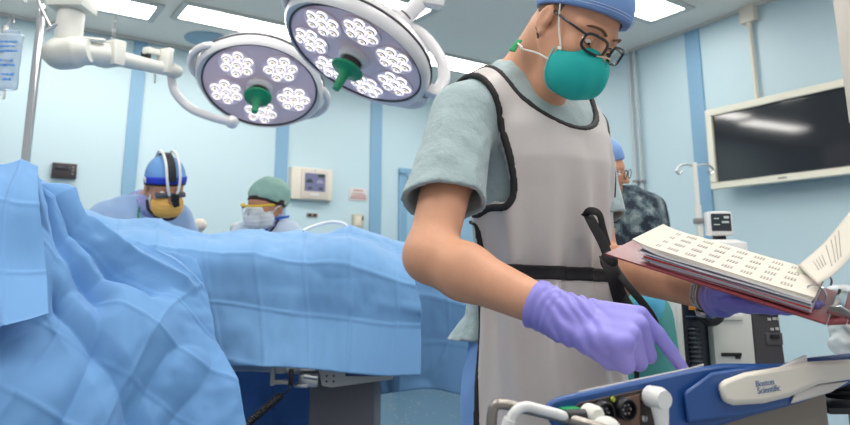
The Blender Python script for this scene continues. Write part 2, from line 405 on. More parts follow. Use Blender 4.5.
def op_lamp(name_label, c, n, xdir, Rf, pods, lens_r, spin):
    t = thing('operating_lamp', name_label, 'surgical lamp', c, group='ceiling mounted operating lamps'); R = rot_to(n, xdir)
    o = np.asarray(c, float)
    mb = MB(); th = np.linspace(0, 2 * np.pi, 72, endpoint=False)
    prof = [(1.0, .0), (1.03, .012), (1.07, .0), (1.09, -.03), (1.05, -.07), (.9, -.105), (.5, -.135), (.2, -.14), (0, -.14)]
    lob = lambda a: 1 + .06 * np.maximum(0, np.cos((a - spin) * 2)) ** 2
    V = np.vstack([np.column_stack([Rf * r * np.cos(th) * (lob(th) if r > 1.01 else 1), Rf * r * np.sin(th) * (lob(th) if r > 1.01 else 1), np.full(72, z)]) for r, z in prof])
    mb.add(V, [(i * 72 + j, i * 72 + (j + 1) % 72, (i + 1) * 72 + (j + 1) % 72, (i + 1) * 72 + j) for i in range(len(prof) - 1) for j in range(72)])
    xf(mb, R, o).build('housing', m_house, t)
    mb = MB(); mb.lathe([(0, .004), (Rf * .35, .002), (Rf * 1.0, .0), (Rf * 1.0, -.02)], 72); xf(mb, R, o).build('face_panel', m_face, t)
    mb = MB(); ang = np.linspace(0, 2 * np.pi, 73)
    mb.tube(np.column_stack([Rf * np.cos(ang), Rf * np.sin(ang), np.full(73, .003)]), .0045, 8, cap=False); xf(mb, R, o).build('rim_ring', m_ringd, t)
    mb = MB(); mb.tube(np.column_stack([Rf * 1.085 * np.cos(ang) * lob(ang), Rf * 1.085 * np.sin(ang) * lob(ang), np.full(73, -.042)]), .005, 6, cap=False); xf(mb, R, o).build('seam_ring', m_ringd, t)
    for s in (0, math.pi):                                             # grab handles bridging the rim
        a = np.linspace(-.42, .42, 17) + spin + s
        rr = Rf * (1.03 + .22 * np.cos((a - spin - s) / .42 * np.pi / 2) ** .6)
        mb = MB(); mb.tube(np.column_stack([rr * np.cos(a), rr * np.sin(a), np.full(17, -.03)]), .016, 10, flat=1.2); xf(mb, R, o).build('grab_handle', m_house, t)
    for px_, py_ in pods:
        mb = MB(); mb.lathe([(lens_r * 3.35, .0), (lens_r * 3.35, .006), (lens_r * 3.25, .006), (lens_r * 3.2, .003), (0, .003)], 40, (px_, py_, .002))
        pod = xf(mb, R, o).build('lamp_pod', mat('pod_plate', srgb(238, 222, 230), .35), t)
        for k in range(7):
            a = k * np.pi / 3 + .3 + math.atan2(py_, px_); r = 0 if k == 6 else lens_r * 2.15
            q = R @ np.array([px_ + r * math.cos(a), py_ + r * math.sin(a), .004])
            l = bpy.data.objects.new('lens', LENS); SC.collection.objects.link(l); l.parent = pod; l.location = q.tolist()
            l.rotation_euler = Matrix(R.tolist()).to_euler(); l.scale = (lens_r * .92,) * 3
    mb = MB(); mb.lathe([(.062, .0), (.062, .018), (.05, .03), (.042, .03)], 32); xf(mb, R, o).build('hub', m_house, t)
    mb = MB(); mb.lathe([(.04, .028), (.04, .055), (.03, .06), (0, .06)], 24); xf(mb, R, o).build('hub_socket', mat('brown_black_socket', srgb(48, 38, 38), .4), t)
    mb = MB(); mb.lathe([(0, .058), (.058, .060), (.066, .066), (.062, .074), (.03, .082), (.019, .095), (.016, .15), (.014, .165), (0, .17)], 32); xf(mb, R, o).build('sterile_handle', m_green, t)
    return t, R
cfw = np.array([0, math.cos(PITCH), math.sin(PITCH)]); cup = np.array([0, -math.sin(PITCH), math.cos(PITCH)]); crt = np.array([1., 0, 0])
def facing(px, py, ang, dx, dy):
    """unit vector leaning ang degrees from the line of sight towards screen direction (dx, dy down)"""
    v = -nrm(ray(px, py)); s = nrm(crt * dx - cup * dy); s = nrm(s - v * np.dot(s, v)); return v * math.cos(math.radians(ang)) + s * math.sin(math.radians(ang))
c1 = P(260, 87, 3.0); n1 = facing(260, 87, 46, -.22, .97)
pods5 = [(.168 * math.cos(a), .168 * math.sin(a)) for a in np.radians([90 + 36 + 72 * k for k in range(5)])]
lampL, R1 = op_lamp('left, smaller-looking round operating lamp with five clusters of lenses and a green handle', c1, n1, crt * .97 - cup * .24, .268, pods5, .0255, math.radians(158))
c2 = P(355, 56, 2.40); n2 = facing(357, 57, 61, -.5, .86)
pods7 = [(.188 * math.cos(a), .188 * math.sin(a)) for a in np.radians([90 + 360 / 7 * k for k in range(7)])]
lampR, R2 = op_lamp('right, larger-looking operating lamp with seven lens clusters, nearer the man\'s head', c2, n2, crt * .85 - cup * .53, .278, pods7, .0232, math.radians(150))
# left lamp: yoke back to the arm, then the arm to its ceiling column
def wtube(name, par, pts, r, m, n=30, seg=14, flat=1.): mb = MB(); mb.tube(spline(pts, n), np.interp(np.linspace(0, 1, n), np.linspace(0, 1, len(np.atleast_1d(r))), np.atleast_1d(r)), seg, flat=flat); return mb.build(name, m, par)
back1 = c1 - n1 * .08
wtube('yoke', lampL, [P(171, 74, 2.92), P(175, 92, 2.92), P(190, 108, 2.93), P(212, 117, 2.9), P(232, 122, 2.86)], .018, m_house, flat=1.1)
q = P(232, 122, 2.87); mb = MB(); mb.sphere(q, (.03, .03, .03)); mb.build('yoke_knuckle', m_house, lampL)
q = P(251, 38, 3.12); mb = MB(); mb.lathe([(.018, -.03), (.018, .02), (.012, .03), (0, .03)], 16, q, rot_to(UP)); mb.build('top_knob', m_house, lampL)
sh, e1, e2, e3 = P(67, 52, 2.45), P(108, 55, 2.55), P(165, 68, 2.85), P(174, 71, 2.9)
mb = MB(); mb.tube(bez(sh, e1), np.linspace(.050, .045, 12), 20); mb.build('spring_arm', m_offw, lampL)
mb = MB(); mb.tube(bez(e1 - (e1 - sh) * .2, e3), np.linspace(.034, .028, 12), 20); mb.build('extension_arm', m_offw, lampL)
tt = np.linspace(-1, 1, 21); mb = MB(); mb.tube(np.array([sh + np.array([.085 * t + .0, .01 * t, .012 * t - .004]) for t in tt]), [.066 * max(.12, (1 - abs(t) ** 2.6)) ** .5 if t < .35 else .066 - .022 * ((t - .35) / .65) for t in tt], 28); mb.build('shoulder_joint', m_offw, lampL)
mb = MB(); mb.lathe([(0, -.075), (.035, -.075), (.04, -.07)], 24, sh + np.array([0, 0, .0]), rot_to((0.1, -1, -.1))); mb.build('joint_cap', m_white, lampL)
mb = MB(); mb.tube([sh + UP * .03, sh + UP * .16], .05, 24); mb.build('column_collar', m_offw, lampL)
mb = MB(); mb.tube([sh + UP * .15, np.array([sh[0], sh[1], CEIL_Z])], .042, 24); mb.build('ceiling_column', m_offw, lampL)
mb = MB(); mb.box(sh + np.array([.0, 0, .205]), (.15, .13, .07), bev=.015); mb.build('column_junction', m_offw, lampL)
mb = MB(); mb.lathe([(0, 0), (.12, 0), (.12, .03), (.05, .06)], 32, (sh[0], sh[1], CEIL_Z - .06)); mb.build('ceiling_plate', m_offw, lampL)
dirn = nrm(e3 - e1); Ra = np.column_stack([dirn, np.cross(UP, dirn), UP])
mb = MB(); mb.box(P(111, 54, 2.57), (.06, .11, .11), Ra, bev=.012); mb.build('arm_clamp', m_offw, lampL)
mb = MB(); mb.tube([P(75, 38, 2.44), P(105, 41, 2.5)], .014, 12, flat=.7); mb.build('link_bar', m_offw, lampL)
mb = MB(); mb.box(P(165, 61, 2.83), (.035, .07, .12), Ra, bev=.008); mb.build('end_clamp', m_offw, lampL)
mb = MB(); mb.box(P(153, 52, 2.8), (.09, .04, .03), Ra, bev=.006); mb.build('end_lever', m_offw, lampL)
mb = MB(); mb.box(P(146, 55, 2.78), (.02, .045, .035), Ra, bev=.004); mb.build('lever_grip', m_black, lampL)
mb = MB(); mb.lathe([(.03, -.02), (.034, 0), (.028, .025), (0, .03)], 20, e3, rot_to(dirn)); mb.build('arm_end_cap', m_offw, lampL)
mb = MB(); mb.tube([P(155, 70, 2.83), P(155, 83, 2.83)], .005, 8); mb.build('lock_pin', m_offw, lampL)
# right lamp: joint block, cylinder, link box, yoke
k1 = P(399, 21, 2.5); mb = MB(); mb.box(k1, (.10, .10, .075), rot_to((.3, -.2, .9), (1, .2, -.2)), bev=.014); mb.build('joint_block', m_house, lampR)
mb = MB(); mb.tube([P(402, 20, 2.48), P(420, 3, 2.48)], .034, 24); mb.build('joint_cylinder', m_house, lampR)
mb = MB(); d_ = nrm(P(420, 3, 2.48) - P(402, 20, 2.48)); mb.tube([P(405, 17, 2.48), P(405, 17, 2.48) + d_ * .006], .0365, 24); mb.build('joint_band', m_ringd, lampR)
mb = MB(); mb.box(P(431, 0, 2.5), (.10, .08, .055), rot_to((.1, -.1, 1), (1, .25, 0)), bev=.01); mb.build('link_box', m_house, lampR)
mb = MB(); mb.tube([P(422, -4, 2.5), P(415, -60, 2.55), (P(415, -60, 2.55)[0], P(415, -60, 2.55)[1], CEIL_Z)], .035, 20); mb.build('ceiling_column', m_house, lampR)
wtube('yoke', lampR, [P(405, 25, 2.52), P(424, 36, 2.54), P(440, 58, 2.54), P(444, 78, 2.52), P(436, 93, 2.48)], .021, m_house, flat=1.15)
mb = MB(); mb.box(P(434, 92, 2.47), (.07, .05, .05), rot_to(n2), bev=.015); mb.build('yoke_knuckle', m_house, lampR)
mb = MB(); mb.tube([k1, c2 - n2 * .1], .03, 16); mb.build('hub_link', m_house, lampR)

# ---------------------------------------------------------------- operating table and drapes
m_drape = mat('blue_nonwoven_drape', srgb(102, 151, 202), .75, bump=.25, bscale=900, bdist=.0006, sheen=.2)
m_drape2 = mat('lighter_blue_nonwoven_drape', srgb(112, 160, 207), .75, bump=.25, bscale=900, bdist=.0006, sheen=.2)
m_shade = mat('shade_darkened_table_cover', srgb(58, 106, 176), .75, bump=.3, bscale=80)  # blue drape darkened: shade under the table put into its colour
def tri(x): return np.abs((x % 2.) - 1) * 2 - 1
def drape(name, ctrl, m, label, pu, pv, nu=150, nv=120, amp=.006, wr=.012, seed=0., th=.0016, ou=0., ov=0., rot=0., lines=(), par=None):
    C = np.array([[P(*q) for q in row] for row in ctrl])                      # rows x cols
    G = np.stack([spline(C[i], nu) for i in range(C.shape[0])]); G = np.stack([spline(G[:, j], nv) for j in range(nu)], 1)
    du = np.linalg.norm(np.diff(G, axis=1), axis=2).mean(0); dv = np.linalg.norm(np.diff(G, axis=0), axis=2).mean(1)
    U, V = np.meshgrid(np.append(0, du.cumsum()) + ou, np.append(0, dv.cumsum()) + ov)
    U, V = U * math.cos(rot) + V * math.sin(rot), V * math.cos(rot) - U * math.sin(rot)
    N = np.cross(np.gradient(G, axis=1), np.gradient(G, axis=0)); N /= np.linalg.norm(N, axis=2, keepdims=True) + 1e-9
    Q = np.dstack([U + seed, V + seed * 2, np.zeros_like(U)]); w1 = noise3(Q, 2.2) * .05; w2 = noise3(Q + 9, 2.2) * .05
    h = amp * tri((U + w1) / pu) + amp * tri((V + w2) / pv)
    h += -.004 * np.exp(-((((U + w1) / pu + .5) % 1 - .5) * pu / .006) ** 2) - .004 * np.exp(-((((V + w2) / pv + .5) % 1 - .5) * pv / .006) ** 2)
    W_ = np.dstack([U + .06 * noise3(Q, 3), V * .55 + .06 * noise3(Q + 3, 3), np.full_like(U, seed)])
    rg = (1 - np.abs(noise3(W_, 5.))) ** 3; h += wr * (rg - .4) + wr * .5 * fbm(W_ + 4, 9., 3) + wr * 1.1 * noise3(W_ + 2, 2.4)
    for pts, w_, a_ in lines:                                       # long hand-laid folds: (points in uv fractions, width, height)
        d = np.full(U.shape, 9.); uu, vv = np.meshgrid(np.linspace(0, 1, nu), np.linspace(0, 1, nv)); su, sv = du.sum(), dv.sum()
        for (a, b), (c, e) in zip(pts[:-1], pts[1:]):
            ax_, ay_, bx_, by_ = a * su, b * sv, c * su, e * sv; px_, py_ = uu * su - ax_, vv * sv - ay_; L2 = (bx_ - ax_) ** 2 + (by_ - ay_) ** 2
            t = np.clip((px_ * (bx_ - ax_) + py_ * (by_ - ay_)) / L2, 0, 1); d = np.minimum(d, np.hypot(px_ - t * (bx_ - ax_), py_ - t * (by_ - ay_)))
        h += a_ * np.maximum(0, 1 - d / w_) ** 1.3
    G = G + N * h[..., None]
    mb = MB(); mb.grid(G); o = mb.build(name, m, par, angle=180, solid=th, off=0)
    return tag(o, label, 'drape')
# far hanging cover below the table, the foot end drape, the long front drape, then the tall screen sheet and its flap
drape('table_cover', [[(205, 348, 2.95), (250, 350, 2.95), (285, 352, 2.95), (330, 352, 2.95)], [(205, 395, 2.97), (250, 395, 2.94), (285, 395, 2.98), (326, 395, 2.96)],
                      [(205, 450, 2.98), (250, 450, 2.94), (285, 450, 3.0), (322, 452, 2.96)], [(205, 512, 3.0), (250, 512, 2.96), (285, 512, 3.0), (320, 512, 2.98)]], m_shade, 'blue cover, darkened in its colour for the shade, hanging under the table behind the coiled cable', .3, .3, 60, 60, wr=.02, seed=3)
drape('foot_drape', [[(x, y, Y + .12) for x, y, Y in r_] for r_ in [[(360, 262, 3.15), (410, 262, 3.15), (450, 268, 3.1), (490, 285, 3.05), (520, 300, 3.0)], [(360, 243, 2.85), (412, 247, 2.85), (450, 258, 2.82), (490, 278, 2.8), (520, 290, 2.8)],
                     [(360, 290, 2.8), (415, 290, 2.8), (450, 297, 2.78), (488, 310, 2.76), (520, 318, 2.76)], [(370, 345, 2.8), (415, 343, 2.78), (450, 343, 2.76), (486, 350, 2.74), (520, 355, 2.74)],
                     [(378, 395, 2.8), (405, 391, 2.78), (430, 389, 2.76), (468, 396, 2.74), (520, 405, 2.74)]]], m_drape2, 'light blue drape hanging at the foot end, behind the man\'s elbow', .19, .17, 90, 90, amp=.01, wr=.014, seed=5, ou=.06)
crest = [(40, 214), (92, 217), (130, 221), (165, 225), (200, 229), (240, 230), (280, 231), (320, 233), (350, 236), (384, 241), (413, 248)]
r0 = [(x, y + 10, 2.86) for x, y in crest]; r1 = [(x, y + 3, 2.74) for x, y in crest]; r2 = [(x, y, 2.6) for x, y in crest]
r3 = [(x - 1, y + 22, 2.42) for x, y in crest]; r4 = [(x, y + 58, 2.38) for x, y in crest[:-1]] + [(421, 305, 2.37)]
bl = [(40, 362), (92, 364), (130, 365), (165, 366), (200, 366), (240, 366), (280, 367), (320, 370), (350, 373), (386, 376), (421, 375)]
r5 = [(x, 318 + .6 * (y - 366), 2.37) for x, y in bl]; r6 = [(x, y, 2.35) for x, y in bl]
drape('patient_drape', [r0, r1, r2, r3, r4, r5, r6], m_drape2, 'long light blue drape over the patient, hanging down the front of the table', .172, .19, 260, 150, amp=.0135, wr=.022, seed=1.3, ou=.02, ov=.05)
xs = [-90, -35, 0, 20, 40, 62, 87, 125, 165, 197]
t0 = [175, 164, 162, 158, 163, 188, 215, 234, 246, 256]; y0 = [1.9, 2.0, 2.05, 2.08, 2.08, 2.1, 2.14, 2.19, 2.23, 2.27]
A_ = [[(x, t + 60, y + .16) for x, t, y in zip(xs, t0, y0)], [(x, t + 22, y + .1) for x, t, y in zip(xs, t0, y0)], list(zip(xs, t0, y0)),
      list(zip([-90, -35, 0, 24, 50, 76, 106, 141, 178, 209], [235, 226, 226, 224, 228, 242, 257, 270, 283, 301], [1.80, 1.88, 1.94, 1.97, 1.98, 2.02, 2.06, 2.11, 2.17, 2.22])),
      list(zip([-90, -35, 0, 28, 58, 88, 122, 157, 192, 227], [325, 320, 318, 316, 317, 320, 326, 332, 338, 348], [1.68, 1.74, 1.78, 1.82, 1.85, 1.9, 1.95, 2.0, 2.07, 2.14])),
      list(zip([-90, -35, 0, 30, 62, 95, 132, 168, 207, 246], [430] * 10, [1.6, 1.65, 1.69, 1.73, 1.77, 1.82, 1.88, 1.94, 2.0, 2.06])),
      list(zip([-90, -35, 0, 30, 62, 95, 132, 170, 212, 252], [545, 545, 540, 535, 530, 525, 520, 515, 510, 505], [1.55, 1.6, 1.64, 1.7, 1.75, 1.8, 1.86, 1.92, 1.98, 2.04]))]
drape('screen_drape', A_, m_drape, 'tall blue drape at the left, rising to a peak over the drip pole', .21, .2, 230, 240, amp=.013, wr=.026, seed=2.1, ou=.1, rot=math.radians(33), lines=[([(.42, .28), (.5, .45), (.62, .6)], .07, .05), ([(.50, .30), (.62, .46), (.80, .55)], .06, .04), ([(.56, .30), (.74, .42), (.9, .5)], .05, -.03), ([(.1, .75), (.4, .66), (.7, .52)], .07, .03), ([(.45, .62), (.62, .75), (.75, .95)], .06, .03)])
F_ = [[(-60, 190, 2.03), (-20, 168, 2.04), (8, 164, 2.06), (22, 161, 2.08), (38, 166, 2.08)], [(-60, 205, 1.92), (-20, 200, 1.93), (8, 205, 1.95), (24, 207, 1.96), (39, 207, 1.98)],
      [(-60, 262, 1.84), (-20, 262, 1.84), (10, 264, 1.87), (30, 265, 1.9), (46, 264, 1.92)], [(-60, 345, 1.72), (-20, 338, 1.73), (8, 331, 1.76), (30, 325, 1.79), (48, 319, 1.82)]]
drape('drape_flap', [[(x, y, Y - .035) for x, y, Y in r_] for r_ in F_], m_drape, 'loose blue flap hanging over the front of the tall drape at the left edge', .2, .21, 90, 110, amp=.01, wr=.014, seed=8.)

# table under the drapes
tb = thing('operating_table', 'operating table with a grey column and steel rail under the long blue drape', 'operating table', (float(P(345, 400, 2.66)[0]), 2.66, 0))
zt = P(330, 372, 2.42)[2]; xa, xb = P(180, 370, 2.42)[0], P(408, 375, 2.42)[0]
m_tblg = mat('table_underside_grey', srgb(172, 170, 164), .4)
mb = MB(); mb.prism([(xa, zt + .05), (xa, zt + .012), (P(345, 370, 2.42)[0], zt - .02), (P(383, 370, 2.42)[0], zt - .02), (xb, zt + .012), (xb, zt + .05)], (0, 2.44, 0), (1, 0, 0), (0, 0, 1), (0, 1, 0), .42); mb.build('table_top', m_tblg, tb, bevel=.004)
pb = [P(319, 374, 2.41), P(372, 377, 2.41)]
mb = MB(); x0, x1 = P(318, 380, 2.41)[0], P(350, 380, 2.41)[0]; zz = P(330, 379, 2.41)[2]
mb.prism([(x0, zz + .03), (x0 + .015, zz - .022), (x0 + .05, zz - .028), (x1 + .15, zz + .0), (x1 + .15, zz + .03)], (0, 2.4, 0), (1, 0, 0), (0, 0, 1), (0, 1, 0), .4); hs = mb.build('drive_housing', m_tblg, tb, bevel=.004)
mb = MB()
for dx in (.02, .045):
    for dz in (.012, -.006): mb.lathe([(.004, 0), (.004, .003), (0, .003)], 10, (x0 + dx + .012, 2.4, zz + dz), rot_to((0, -1, 0)))
mb.build('bolts', m_dark, hs)
mb = MB(); mb.box((x1 + .05, 2.395, zz + .022), (.13, .012, .02), bev=.003); mb.build('blue_band', mat('navy_trim', srgb(36, 58, 108), .4), tb)
c = P(346, 405, 2.66); mb = MB(); w_ = P(379, 405, 2.66)[0] - P(313, 405, 2.66)[0]
mb.box((c[0] + .0, 2.70, (zt - .04) / 2 + .03), (w_ * .95, .36, zt - .08), bev=.012); mb.build('column', mat('column_grey', srgb(98, 98, 102), .5), tb)
mb = MB(); mb.box((c[0], 2.70, .05), (1.1, .5, .09), bev=.03); mb.build('base', m_grey, tb)
mb = MB(); mb.box(((xa + x0) / 2 - .01, 2.41, zt + .015), (x0 - xa, .012, .022)); mb.build('side_rail', m_steel, tb, bevel=.003)
mb = MB(); a = P(273, 366, 2.4); 
mb.box(P(273, 375, 2.4), (.014, .02, .07)); mb.box(P(280, 382, 2.4), (.06, .02, .014)); mb.box(P(281, 369, 2.4), (.03, .02, .03)); mb.build('rail_bracket', m_tblg, tb, bevel=.003)
mb = MB(); mb.box(P(309, 380, 2.4), (.07, .04, .045), bev=.006); mb.box(P(302, 385, 2.4), (.05, .05, .012), bev=.003); mb.tube([P(304, 376, 2.37), P(318, 378, 2.37)], .009, 12); mb.build('rail_clamp', m_steel, tb)
# handset cable
cb = thing('coiled_cable', 'black coiled handset cable hanging under the table rail', 'cable', P(290, 378, 2.34))
mb = MB(); mb.box(P(291, 377, 2.34), (.016, .016, .055), bev=.004); mb.build('plug', m_black, cb)
s0, s1 = P(290, 384, 2.34), P(281, 395, 2.33); path = [*spline([s0, P(289, 390, 2.33), s1], 10)]
e = P(238, 432, 2.28); ax = nrm(e - s1); Rz = rot_to(ax); L = np.linalg.norm(e - s1); nt_ = 22
for t in np.linspace(0, 1, nt_ * 12): path.append(s1 + ax * L * t + Rz @ np.array([.011 * math.cos(t * nt_ * 2 * np.pi), .011 * math.sin(t * nt_ * 2 * np.pi), 0]))
mb = MB(); mb.tube(np.array(path), .0036, 6); mb.build('cord', m_black, cb)

# ---------------------------------------------------------------- drip poles at the left
pt, pb_ = P(42, 12, 2.33), P(25, 165, 2.33); ax = nrm(pb_ - pt); foot = np.array([pb_[0], pb_[1], 0.])
iv = thing('drip_pole', 'shiny steel drip pole sticking up out of the tall blue drape', 'drip pole', foot)
mb = MB(); mb.tube([pt, pb_, pb_ - UP * .1, foot + UP * .01], .0158, 16); mb.build('pole', m_chrome, iv)
mb = MB(); mb.lathe([(.0148, -.01), (.013, .02), (.006, .035), (0, .038)], 16, pt, rot_to(-ax)); mb.build('pole_tip', m_chrome, iv)
mb = MB(); mb.lathe([(.15, 0), (.15, .02), (.05, .05)], 32, (foot[0], foot[1], 0)); mb.build('base', m_steel, iv)
mb = MB(); mb.tube(spline([P(36, -6, 2.30), P(41, 8, 2.30), P(48, 22, 2.30), P(52, 29, 2.30)], 20), .006, 10); mb.tube(spline([P(25, 3, 2.32), P(27, -6, 2.32), P(36, -8, 2.30)], 10), .006, 10)
mb.tube([P(47, 31, 2.30), P(57, 24, 2.30)], .007, 8); mb.build('hook', m_steel, iv)
bag_o = P(8, 62, 2.3)
bg = thing('drip_bag', 'clear plastic drip bag with blue print hanging at the far left edge', 'drip bag', bag_o)
m_bag = mat('clear_bag_plastic', srgb(205, 222, 236), .12, trans=.55, ior=1.2, coat=.5)
G = []
w_, h_ = .045, .11
def bagsdf(p):
    q = p - bag_o; return s_box(q + .004 * fbm(p, 30, 2)[:, None] * np.array([0, 1, 0]), (0, 0, 0), (w_, .011, h_), r=.011)
sd_mesh('pouch', bagsdf, bag_o - [.09, .05, .15], bag_o + [.09, .05, .15], .004, m_bag, bg)
random.seed(3)
for rows in ((0, 1, 2), (4, 5), (7, 8)):
    mb = MB()
    for r in rows:
        x = -.034 + random.uniform(0, .006)
        while x < .026: q = random.uniform(.008, .02); mb.box(bag_o + np.array([x + q / 2, -.0118, .075 - .018 * r]), (q, .001, random.uniform(.005, .010))); x += q + .003
    mb.build('print', mat('blue_ink', srgb(70, 130, 200), .5), bg)
mb = MB(); mb.box(bag_o + np.array([0, 0, h_ + .006]), (.06, .008, .016), bev=.003); mb.tube([bag_o + UP * (h_ + .01), bag_o + UP * (h_ + .04)], .003, 8); mb.build('hanger', m_bag, bg)
mb = MB(); mb.tube([bag_o - UP * h_, bag_o - UP * (h_ + .03)], .006, 10); mb.build('port', m_white, bg)
p0 = P(-3, 90, 2.34); mb = MB(); f2 = np.array([p0[0], p0[1], 0.0]); mb.tube([f2, np.array([p0[0], p0[1], 2.05])], .011, 12)
mb.tube(spline([np.array([p0[0], p0[1], 2.04]), np.array([p0[0] + .02, p0[1], 2.09]), bag_o + UP * (h_ + .05), bag_o + UP * (h_ + .035)], 16), .004, 8); mb.lathe([(.12, 0), (.12, .02), (.03, .04)], 24, f2)
tag(mb.build('drip_stand', m_steel), 'slim steel stand carrying the drip bag at the left edge', 'drip stand')

# ---------------------------------------------------------------- people: shared pieces
m_skin = mat('warm_skin', srgb(212, 157, 126), .45, bump=.2, bscale=140, bdist=.0015, var=.12, vscale=28, spec=.35)
m_skin_b = mat('tanned_skin', srgb(196, 142, 112), .5, var=.06, vscale=25)
m_glove = mat('violet_nitrile_glove', srgb(140, 134, 212), .42, bump=.2, bscale=90, bdist=.002, spec=.4)
m_eye = mat('eye_white', srgb(235, 228, 222), .25)
m_pupil = mat('eye_iris', srgb(40, 30, 26), .2)
def loft(p, O, fv, lv, secs, e=2.4):
    s = np.asarray(secs, float); q = p - np.asarray(O); u = q @ lv; w = q @ fv; z = p[:, 2]
    I = lambda k: np.interp(z, s[:, 0], s[:, k])
    a, b = I(3), I(4); k = (np.abs((u - I(2)) / a) ** e + np.abs((w - I(1)) / b) ** e) ** (1 / e)
    d = (k - 1) * np.minimum(a, b) * .95
    return np.maximum(np.maximum(d, (z - s[-1, 0])), s[0, 0] - z)
def folds(p, dirv, freq, amp, seed=0.):
    """soft cloth folds running across dirv"""
    q = p + .05 * np.stack([noise3(p + seed, 6), noise3(p + seed + 5, 6), noise3(p + seed + 9, 6)], -1)
    s = (q @ np.asarray(dirv)) * freq; return amp * (np.abs(np.sin(s)) ** .7 - .5) * (.5 + .5 * noise3(p + seed + 3, 5)) + amp * .35 * fbm(p + seed, 22, 2)
def hand_joints(Wr, hx, hy, hz, curl, s=1., spread=.0):
    """five finger chains (index, middle, ring, little, thumb) for a hand at wrist Wr"""
    L = {'index': (.096, .031, (.043, .026, .021)), 'middle': (.099, .010, (.047, .029, .022)), 'ring': (.094, -.011, (.043, .028, .021)), 'little': (.084, -.030, (.034, .022, .019))}
    out = {}
    for k, (x, y, seg) in L.items():
        c = curl[k] if isinstance(curl, dict) else curl; a = 0; pt = Wr + s * (hx * x + hy * y); ch = [Wr + s * (hx * .035 + hy * y * .75), pt]
        for j, l in enumerate(seg):
            a += c[j]; pt = pt + s * l * (hx * math.cos(a) - hz * math.sin(a) + hy * spread * y / .03); ch.append(pt)
        out[k] = ch
    out['thumb'] = [Wr + s * (hx * .018 + hy * .024 - hz * .008), Wr + s * (hx * .052 + hy * .047 - hz * .02), Wr + s * (hx * .083 + hy * .055 - hz * .03), Wr + s * (hx * .108 + hy * .052 - hz * .038)]
    return out
FR = {'index': (.0105, .0105, .0095, .0088, .0078), 'middle': (.0105, .0108, .0098, .009, .008), 'ring': (.0105, .0105, .0095, .0086, .0078), 'little': (.0095, .0095, .0084, .0076, .007), 'thumb': (.015, .0135, .0115, .0095)}
def hand_sdf(p, Wr, hx, hy, hz, J, s=1., kf=.005):
    R = np.column_stack([hx, hy, hz])
    d = s_box(p, Wr + s * (hx * .058 + hy * .001 - hz * .001), (.045 * s, .039 * s, .0135 * s), R, r=.0125 * s)
    d = smin(d, s_ell(p, Wr + s * (hx * .035 + hy * .022 - hz * .012), np.array([.036, .02, .016]) * s, R), .012 * s)
    d = smin(d, s_ell(p, Wr + s * (hx * .04 - hy * .026 - hz * .008), np.array([.036, .015, .015]) * s, R), .012 * s)
    d = smin(d, s_ell(p, Wr + s * hx * .002, np.array([.03, .029, .021]) * s, R), .02 * s)
    for k, ch in J.items():
        f = None
        for i in range(len(ch) - 1):
            e = s_cone(p, ch[i], ch[i + 1], FR[k][i] * s, FR[k][i + 1] * s); f = e if f is None else smin(f, e, .003)
        d = smin(d, f, kf * s)
    return d
def bounds(pts, m): pts = np.asarray(pts); return pts.min(0) - m, pts.max(0) + m

def head_sdf(p, C, hf, hl, hu, s=1.):
    q = (p - C) @ np.column_stack([hf, hl, hu]) / s
    a = np.column_stack([q[:, 0], np.abs(q[:, 1]), q[:, 2]])
    d = s_ell(q, (-.012, 0, .038), (.097, .077, .092))
    d = smin(d, s_ell(q, (.034, 0, -.03), (.062, .062, .088)), .03)
    d = smin(d, s_cone(a, (.0, .052, -.045), (.07, .012, -.098), .021, .02), .025)
    d = smin(d, s_cone(a, (.083, .012, .024), (.066, .05, .018), .014, .013), .014)                 # brow
    d = smin(d, s_ell(a, (.068, .044, -.026), (.022, .018, .018)), .018)                            # cheekbone
    d = smax(d, -s_ell(a, (.1, .033, .0), (.016, .016, .011)), .012)                               # eye socket
    d = smin(d, s_ell(a, (.078, .032, -.001), (.0135, .0145, .0115)), .004)                        # lowered lids
    d = smin(d, s_cone(q, (.088, 0, .012), (.117, 0, -.036), .008, .0115), .01)                     # nose
    d = smin(d, s_ell(a, (.103, .011, -.039), (.011, .008, .008)), .006)
    d = smin(d, s_ell(q, (.091, 0, -.067), (.012, .022, .006)), .006); d = smin(d, s_ell(q, (.089, 0, -.077), (.012, .019, .006)), .005)    # lips
    e = s_ell(a, (-.012, .081, -.006), (.019, .0085, .032), np.array([[.96, .1, .25], [-.14, .98, .1], [-.25, -.13, .96]]))
    e = smax(e, -s_ell(a, (-.008, .0905, -.002), (.010, .006, .02)), .004)
    e = smin(e, s_ell(a, (-.004, .079, -.034), (.009, .006, .01)), .006)
    d = smin(d, e, .006)
    return d * s

# ---------------------------------------------------------------- the man in the grey apron
al = math.radians(37); MF = np.array([math.sin(al), -math.cos(al), 0]); ML = np.array([math.cos(al), math.sin(al), 0])
MO = np.array([P(542, 268, 1.5)[0], 1.5, 0])
man = thing('person', 'person in light grey apron, teal respirator and glasses, pointing at the blue console', 'person', (MO[0], MO[1], 0))
def ml(u, w, z): return MO + ML * u + MF * w + UP * z
TS = [(0.8, -0.02, 0, 0.1739, 0.131), (0.92, -0.02, 0, 0.1758, 0.131), (1.02, -0.01, 0, 0.1617, 0.1183), (1.14, 0, 0, 0.1504, 0.1096), (1.27, 0.0, 0, 0.1598, 0.1164), (1.38, 0.005, 0, 0.1692, 0.1193), (1.45, 0.0, 0, 0.1767, 0.1125), (1.51, -0.012, -0.004, 0.1804, 0.0989), (1.555, -0.02, -0.006, 0.161, 0.0854), (1.595, -0.025, -0.006, 0.1212, 0.0718), (1.635, -0.02, 0, 0.0795, 0.064)]
